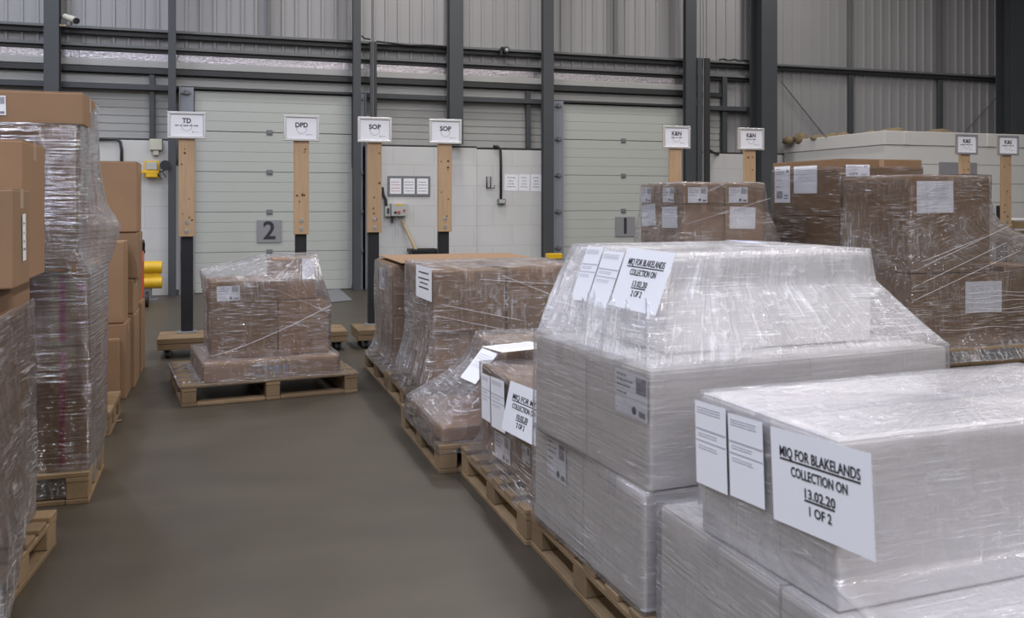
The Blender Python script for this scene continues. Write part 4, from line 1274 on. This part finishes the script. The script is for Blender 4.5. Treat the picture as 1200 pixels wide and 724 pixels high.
# dock control box
c = at(466, 246, Y=BY)
cb = thing('control_box', 'grey dock control box with red and black buttons', 'control box', (c.x, BY, c.z))
MB().box(-0.125, 0.125, -0.14, -0.001, -0.095, 0.105, 0.008, 2).build('casing', M_BOXGREY, cb)
MB().box(-0.05, 0.05, -0.142, -0.1405, 0.07, 0.095).build('yellow_label', M_YEL, cb)
MB().box(-0.085, -0.04, -0.15, -0.1405, -0.055, -0.02, 0.003).build('black_button', M_INK, cb)
MB().box(-0.03, 0.015, -0.152, -0.1405, -0.055, -0.015, 0.003).build('red_switch', M_RED, cb)
MB().cyl((0.075, -0.155, -0.005), (0.075, -0.1405, -0.005), 0.018, 14).build('red_button', M_RED, cb)
m2 = MB(); m2.box(-0.215, -0.13, -0.10, -0.001, -0.10, 0.06, 0.006); m2.build('isolator', M_BOXGREY, cb)
m2 = MB(); m2.box(-0.185, -0.155, -0.125, -0.1005, -0.05, 0.03, 0.004); m2.build('isolator_handle', M_INK, cb)
m2 = MB(); m2.tube([(-0.19, -0.05, 0.06), (-0.20, -0.05, 0.16), (-0.24, -0.05, 0.24), (-0.255, -0.05, 0.36)], 0.026, 8); m2.build('supply_cable', M_DARK, cb)
m2 = MB(); m2.cyl((-0.10, -0.06, -0.2), (-0.10, -0.06, -0.096), 0.018, 10); m2.build('cable_gland', M_INK, cb)
m2 = MB(); m2.cyl((-0.02, -0.015, -1.0), (-0.02, -0.015, -0.096), 0.010, 8); m2.build('conduit', M_WHITEP, cb)
# black bin and the wooden handle standing in it
y = 13.82
a, b = at(482, 292, Y=y), at(513, 292, Y=y)
bc = Vector(((a.x + b.x) / 2, y + 0.1, 0)); bw = (b.x - a.x) / 2; bz = a.z
bn = thing('waste_bin', 'black open bin standing against the white wall', 'bin', bc)
q = MB()
for k in range(4): pass
q.prism([(-bw * .8, 0.0), (bw * .8, 0.0), (bw, bz), (bw - 0.02, bz), (bw * .8 - 0.02, 0.02), (-bw * .8 + 0.02, 0.02), (-bw + 0.02, bz), (-bw, bz)], 'y', -0.15, 0.15)
q.box(-bw * .8, bw * .8, -0.15, -0.13, 0, bz); q.box(-bw * .8, bw * .8, 0.13, 0.15, 0, bz)
q.build('body', M_BLACK, bn)
q = MB(); q.box(-bw - 0.015, bw + 0.015, -0.165, -0.15, bz - 0.05, bz, 0.004); q.box(-bw - 0.015, bw + 0.015, 0.15, 0.165, bz - 0.05, bz, 0.004)
q.box(-bw - 0.015, -bw, -0.15, 0.15, bz - 0.05, bz, 0.004); q.box(bw, bw + 0.015, -0.15, 0.15, bz - 0.05, bz, 0.004)
q.build('rim', M_BLACK, bn)
q = MB(); h0 = at(487, 292, Y=y + 0.1); h1 = at(471, 258, Y=14.08); hb_ = h0 + (h0 - h1) * 0.55
q.cyl(hb_, h0, 0.028, 12); q.cyl(h0, h1, 0.030, 12, 0.024)
tag(q.build('wooden_pole', M_HANDLE), 'pale wooden pole leaning out of the black bin', 'pole')

# far left wall: junction box, conduit, traffic lamp arm, round lamp
c = at(183, 170, Y=14.12)
jb = thing('junction_box', 'cream junction box on the wall left of dock door 2', 'junction box', (c.x, 14.12, c.z))
MB().box(-0.085, 0.085, -0.09, -0.001, -0.075, 0.085, 0.008, 2).build('casing', M_CREAM, jb)
MB().box(-0.04, 0.04, -0.07, -0.001, -0.15, -0.076, 0.006).build('gland_box', M_CREAM, jb)
y = 14.09
tube_thing('conduit', [at(112, 163.5, Y=y), at(136, 163, Y=y), at(141, 166, Y=y), at(142.5, 175, Y=y), at(142.5, 190, Y=y)], 0.02, M_DARK, 'dark conduit bending down above the unwrapped box stack', 'conduit')
y = 14.05
c = at(178, 199, Y=y)
dl = thing('dock_lamp', 'yellow dock lamp arm beside the black round lamp head', 'lamp', (c.x, y, c.z))
m2 = MB(); m2.box(-0.10, 0.10, -0.02, 0.0, -0.12, 0.13, 0.003); m2.build('mount', M_YEL, dl)
m2 = MB(); m2.box(-0.075, 0.075, -0.05, -0.021, 0.0, 0.11, 0.006); m2.build('cover', M_BOXGREY, dl)
m2 = MB(); m2.box(-0.48, 0.10, -0.08, -0.021, -0.055, -0.012, 0.006); m2.build('arm', M_YEL, dl)
m2 = MB(); m2.box(-0.08, 0.08, -0.085, -0.021, -0.11, -0.056, 0.006); m2.build('knuckle', M_YEL, dl)
m2 = MB(); m2.cyl((0.19, -0.16, 0.06), (0.19, -0.04, 0.06), 0.075, 20, 0.055); m2.build('lamp_head', M_BLACK, dl)
m2 = MB(); m2.tube([(0.10, -0.04, -0.03), (0.15, -0.06, -0.02), (0.19, -0.07, 0.01)], 0.012, 6); m2.tube([(0.08, -0.04, -0.06), (0.14, -0.05, -0.14), (0.19, -0.05, -0.10), (0.15, -0.05, -0.04)], 0.008, 6); m2.build('cable', M_DARK, dl)
m2 = MB(); m2.tube([(-0.37, -0.05, -0.05), (-0.36, -0.05, -0.15), (-0.375, -0.05, -0.24)], 0.010, 6); m2.build('hanging_cable', M_DARK, dl)

# yellow buffer on a grey stand, red and black hand tool behind the left boxes
y = 13.5
c = at(176, 322, Y=y)
yb_ = thing('yellow_buffer', 'yellow double roller buffer on a grey stand by the wall', 'buffer', (c.x, y, 0))
zb = c.z
m2 = MB(); m2.cyl((-0.14, 0, zb + 0.105), (0.155, 0, zb + 0.105), 0.085, 24); m2.build('upper_roller', M_YEL, yb_)
m2 = MB(); m2.cyl((-0.14, 0, zb - 0.105), (0.155, 0, zb - 0.105), 0.085, 24); m2.build('lower_roller', M_YEL, yb_)
m2 = MB(); m2.box(-0.13, 0.13, -0.03, 0.06, zb - 0.15, zb + 0.15, 0.01); m2.build('web_plate', M_YEL, yb_)
m2 = MB(); m2.box(-0.09, 0.02, -0.03, 0.06, 0.0, zb - 0.151, 0.006); m2.box(-0.16, 0.1, -0.08, 0.12, 0.0, 0.02); m2.build('stand', M_MIDG, yb_)
y = 12.6
c = at(163, 322, Y=y)
ht = thing('hand_truck', 'red hand truck with a black grip behind the left boxes', 'hand truck', (c.x - 0.16, y, 0))
m2 = MB()
for s in (-0.2, 0.2): m2.tube([(s, 0, 0.05), (s, 0, 0.6), (s, 0.06, 0.78)], 0.02, 8)
for z in (0.15, 0.4, 0.62): m2.tube([(-0.2, 0, z), (0.2, 0, z)], 0.018, 8)
m2.build('frame', M_RED, ht)
for s in (-0.2, 0.2):
    m2 = MB(); m2.tube([(s, 0.06, 0.70), (s, 0.03, 0.80), (s - 0.02 * s, -0.02, 0.86)], 0.032, 8); m2.build('grip', M_BLACK, ht)
    m2 = MB(); m2.cyl((s * 1.25 - 0.02, 0.06, 0.1), (s * 1.25 + 0.02, 0.06, 0.1), 0.1, 20); m2.build('wheel', M_RUBBER, ht)
m2 = MB(); m2.box(-0.2, 0.2, -0.22, 0, 0.0, 0.012); m2.box(-0.2, 0.2, -0.012, 0, 0.012, 0.08); m2.build('toe_plate', M_MIDG, ht)

# yellow guard bump by door 1
a = at(649, 300, Y=13.7)
yb2 = thing('guard_post', 'yellow topped guard post beside the left edge of dock door 1', 'guard', (a.x, 13.7, 0))
MB().box(-0.13, 0.13, -0.06, 0.06, a.z - 0.045, a.z + 0.045, 0.01).build('yellow_cap', M_YEL, yb2)
MB().box(-0.10, 0.10, -0.05, 0.05, 0, a.z - 0.0455, 0.006).build('post', M_MIDG, yb2)
# dark floor plate by door 2
P = [at(*q, Z=0.004) for q in ((372, 341), (398, 339), (413, 352), (383, 355))]
m2 = MB(); m2.poly(P); 
g = bmesh.ops.extrude_face_region(m2.bm, geom=list(m2.bm.faces))
bmesh.ops.translate(m2.bm, vec=(0, 0, 0.008), verts=[v for v in g['geom'] if isinstance(v, bmesh.types.BMVert)])
bmesh.ops.recalc_face_normals(m2.bm, faces=m2.bm.faces)
tag(m2.build('floor_plate', M_MIDG), 'dark flat plate on the floor in front of dock door 2', 'floor plate')

# cameras and floodlight high on the rails
c = at(78, 28, Y=13.9)
fl = thing('security_camera', 'beige security camera on a bracket by the left column', 'camera', (c.x, 13.9, c.z))
m2 = MB(); m2.box(-0.20, 0.0, -0.02, 0.02, -0.035, -0.015, 0.003); m2.box(-0.215, -0.16, -0.03, 0.03, -0.05, 0.13, 0.004); m2.build('bracket', M_HANDLE, fl)
m2 = MB(); m2.cyl((0.06, -0.02, -0.02), (0.06, -0.02, 0.05), 0.012, 8); m2.build('stem', M_MIDG, fl)
m2 = MB(); m2.cyl((-0.03, 0.05, 0.11), (0.13, -0.10, 0.035), 0.042, 14, 0.05); m2.build('housing', M_CREAM, fl)
m2 = MB(); m2.cyl((0.13, -0.10, 0.035), (0.15, -0.12, 0.025), 0.044, 14); m2.build('lens', M_INK, fl)
m2 = MB(); m2.tube([(-0.14, 0.0, 0.1), (-0.12, 0, 0.06), (-0.06, 0, 0.10), (-0.09, 0, -0.03), (-0.12, 0, -0.10)], 0.007, 6); m2.build('cable', M_DARK, fl)
c = at(593, 58.5, Y=14.1)
c2 = thing('security_camera', 'black security camera on the top rail right of the tall middle column', 'camera', (c.x, 14.12, c.z))
MB().box(-0.075, 0.05, -0.02, 0.06, 0.02, 0.05, 0.004).build('sun_shield', M_DARK, c2)
m2 = MB(); m2.cyl((0, -0.06, 0), (0, 0.06, 0), 0.05, 18); m2.build('housing', M_DARK, c2)
m2 = MB(); m2.cyl((0, -0.066, 0), (0, -0.0605, 0), 0.026, 16); m2.build('lens', M_BOXGREY, c2)
m2 = MB(); m2.box(-0.09, -0.05, 0.0, 0.06, -0.09, 0.02, 0.004); m2.build('bracket', M_DARK, c2)

# door tracks with cables
def track(pa, pb, ztop, zbot, label, y=13.9):
    x0, x1 = at(pa, 100, Y=y).x, at(pb, 100, Y=y).x
    root = thing('cable_track', label, 'cable track', ((x0 + x1) / 2, y, zbot))
    w = (x1 - x0) / 2; h = ztop - zbot
    MB().box(-w, -w * 0.25, 0, 0.05, 0, h, 0.003).build('channel', M_COL, root)
    MB().box(w * 0.15, w, -0.02, 0.06, 0, h, 0.003).build('channel', M_DARK, root)
    MB().cyl((-w * 0.05, 0.0, 0), (-w * 0.05, 0.0, h), 0.012, 8).build('cable', M_RAIL, root)
    MB().box(-w * 1.1, w * 1.1, 0.03, 0.13, h - 0.06, h, 0.003).build('cap_bracket', M_DARK, root)
    for s in (-0.5, 0.0):
        MB().cyl((s * w, 0.01, h), (s * w, 0.06, 8.55 - zbot), 0.008, 6).build('wire', M_RAIL, root)
    return root
track(434, 441.5, 3.83, 0.0, 'dark vertical cable track behind the left SOP sign')
track(818, 831.5, 3.86, 0.0, 'dark vertical cable track left of the tall dark column')
o = MB().tube([at(424, 42, Y=13.98), at(427, 45, Y=13.95), at(434, 46, Y=13.95)], 0.014, 6).build('cable', M_DARK, smooth=True)
tag(o, 'short black cable looping from the column to the left cable track', 'cable')
o = MB().tube([at(441.5, 48.5, Y=14.04), at(460, 50.5, Y=14.17), at(480, 53, Y=14.17), at(500, 52.8, Y=14.17), at(527, 55, Y=14.17)], 0.014, 6).build('cable', M_DARK, smooth=True)
tag(o, 'black cable lying along the top rail from the left cable track', 'cable')
P = [at(p_, 71, Y=14.07) for p_ in (848, 853, 860, 866, 872, 878, 884)]
for k, p in enumerate(P): p.z = 3.902 + (0.018 if k % 2 else 0.0); p.y = 14.21 + 0.02 * (k % 3)
o = MB().tube(P, 0.018, 6).build('cable', M_DARK, smooth=True)
tag(o, 'black cable bundled on the top rail left of the tall dark column', 'cable')
o = MB().tube([at(829, 174, Y=13.93), at(833, 177, Y=13.98), at(838, 180, Y=14.06), at(842, 181, Y=14.125)], 0.02, 6).build('cable', M_DARK, smooth=True)
tag(o, 'thick black cable leaving the right cable track above the white wall', 'cable')

# rolls of insulation lying on the office roof
def lump(px, py, w, h, seed, label):
    y = oc.y + (14.0 - oc.y) * max(0.08, min(0.92, (1037 - px) / 128)) if px < 1037 else oc.y + 0.35
    c = at(px, py, Y=y)
    b = bmesh.new(); bmesh.ops.create_icosphere(b, subdivisions=3, radius=1)
    for v in b.verts:
        v.co *= 1 + 0.28 * noise.noise(v.co * 2.1 + Vector((seed, 0, 0))) + 0.12 * noise.noise(v.co * 6 + Vector((0, seed, 0)))
    zb = OZ - 0.08
    hh = max(h, c.z - zb + h / 2)
    bmesh.ops.scale(b, vec=(w / 2, 0.13, hh / 2), verts=b.verts)
    m2 = MB(); m2.join(b)
    o = m2.build('insulation_lump', M_INSUL, smooth=True); o.location = (c.x + 0.17 if px < 1037 else c.x, y, zb + hh / 2)
    tag(o, label, 'insulation', 'insulation pieces on the office roof')
for i, (px, py, w, h, lb) in enumerate(((914, 162, 0.16, 0.08, 'small tan insulation lump at the column end of the office roof'), (929, 159.5, 0.22, 0.12, 'round tan insulation lump second from the column on the office roof'),
        (950, 159, 0.28, 0.05, 'flat tan insulation piece in the middle of the office side roof'), (966, 157.5, 0.30, 0.06, 'flat tan insulation piece right of the brace rod on the office roof'),
        (978, 156, 0.2, 0.05, 'tan insulation scrap left of the roof rod on the office side'), (1010, 153.5, 0.16, 0.04, 'tan insulation scrap just left of the office corner'),
        (1047, 151.5, 0.45, 0.04, 'long tan insulation piece just right of the office corner'), (1100, 152.5, 0.6, 0.03, 'long tan insulation piece left of the farther sign pair'))):
    lump(px, py, w, h, i * 3.7, lb)
# dark sign on the office front
a, b = at(1100, 190, Y=oc.y), at(1144, 199, Y=oc.y)
m2 = MB(); m2.box(a.x, b.x, oc.y - 0.02, oc.y - 0.005, b.z - 0.1, a.z, 0.003)
tag(m2.build('office_sign', M_PLATE), 'dark grey plate on the office front behind the left K&S post', 'sign')
# low timber-edged crate at the right edge
a = at(1186, 257, Y=9.9); 
cr = thing('timber_crate', 'low timber crate with a white top at the right edge', 'crate', (a.x + 0.5, 10.4, 0))
zt = a.z
MB().box(-0.52, 0.52, -0.5, 0.5, zt - 0.02, zt, 0.003).build('white_lid', M_WHITEP, cr)
for z in (zt - 0.13, zt - 0.26, zt - 0.5, zt - 0.75, 0.15):
    MB().box(-0.5, 0.5, -0.5, -0.475, z, z + 0.1, 0.003).build('slat', M_WOOD, cr)
for sx in (-0.46, 0.46):
    for sy in (-0.44, 0.44):
        MB().box(sx - 0.03, sx + 0.03, sy - 0.03, sy + 0.03, 0, zt - 0.021, 0.003).build('corner_post', M_WOOD, cr)
# splinter of wood on the floor
a, b = at(127, 498, Z=0.006), at(142, 492, Z=0.006)
tag(MB().tube([a, (a + b) / 2 + Vector((0, 0, 0.004)), b], 0.005, 6).build('wood_splinter', M_WOOD), 'small wood splinter on the floor beside the left pallets', 'splinter')
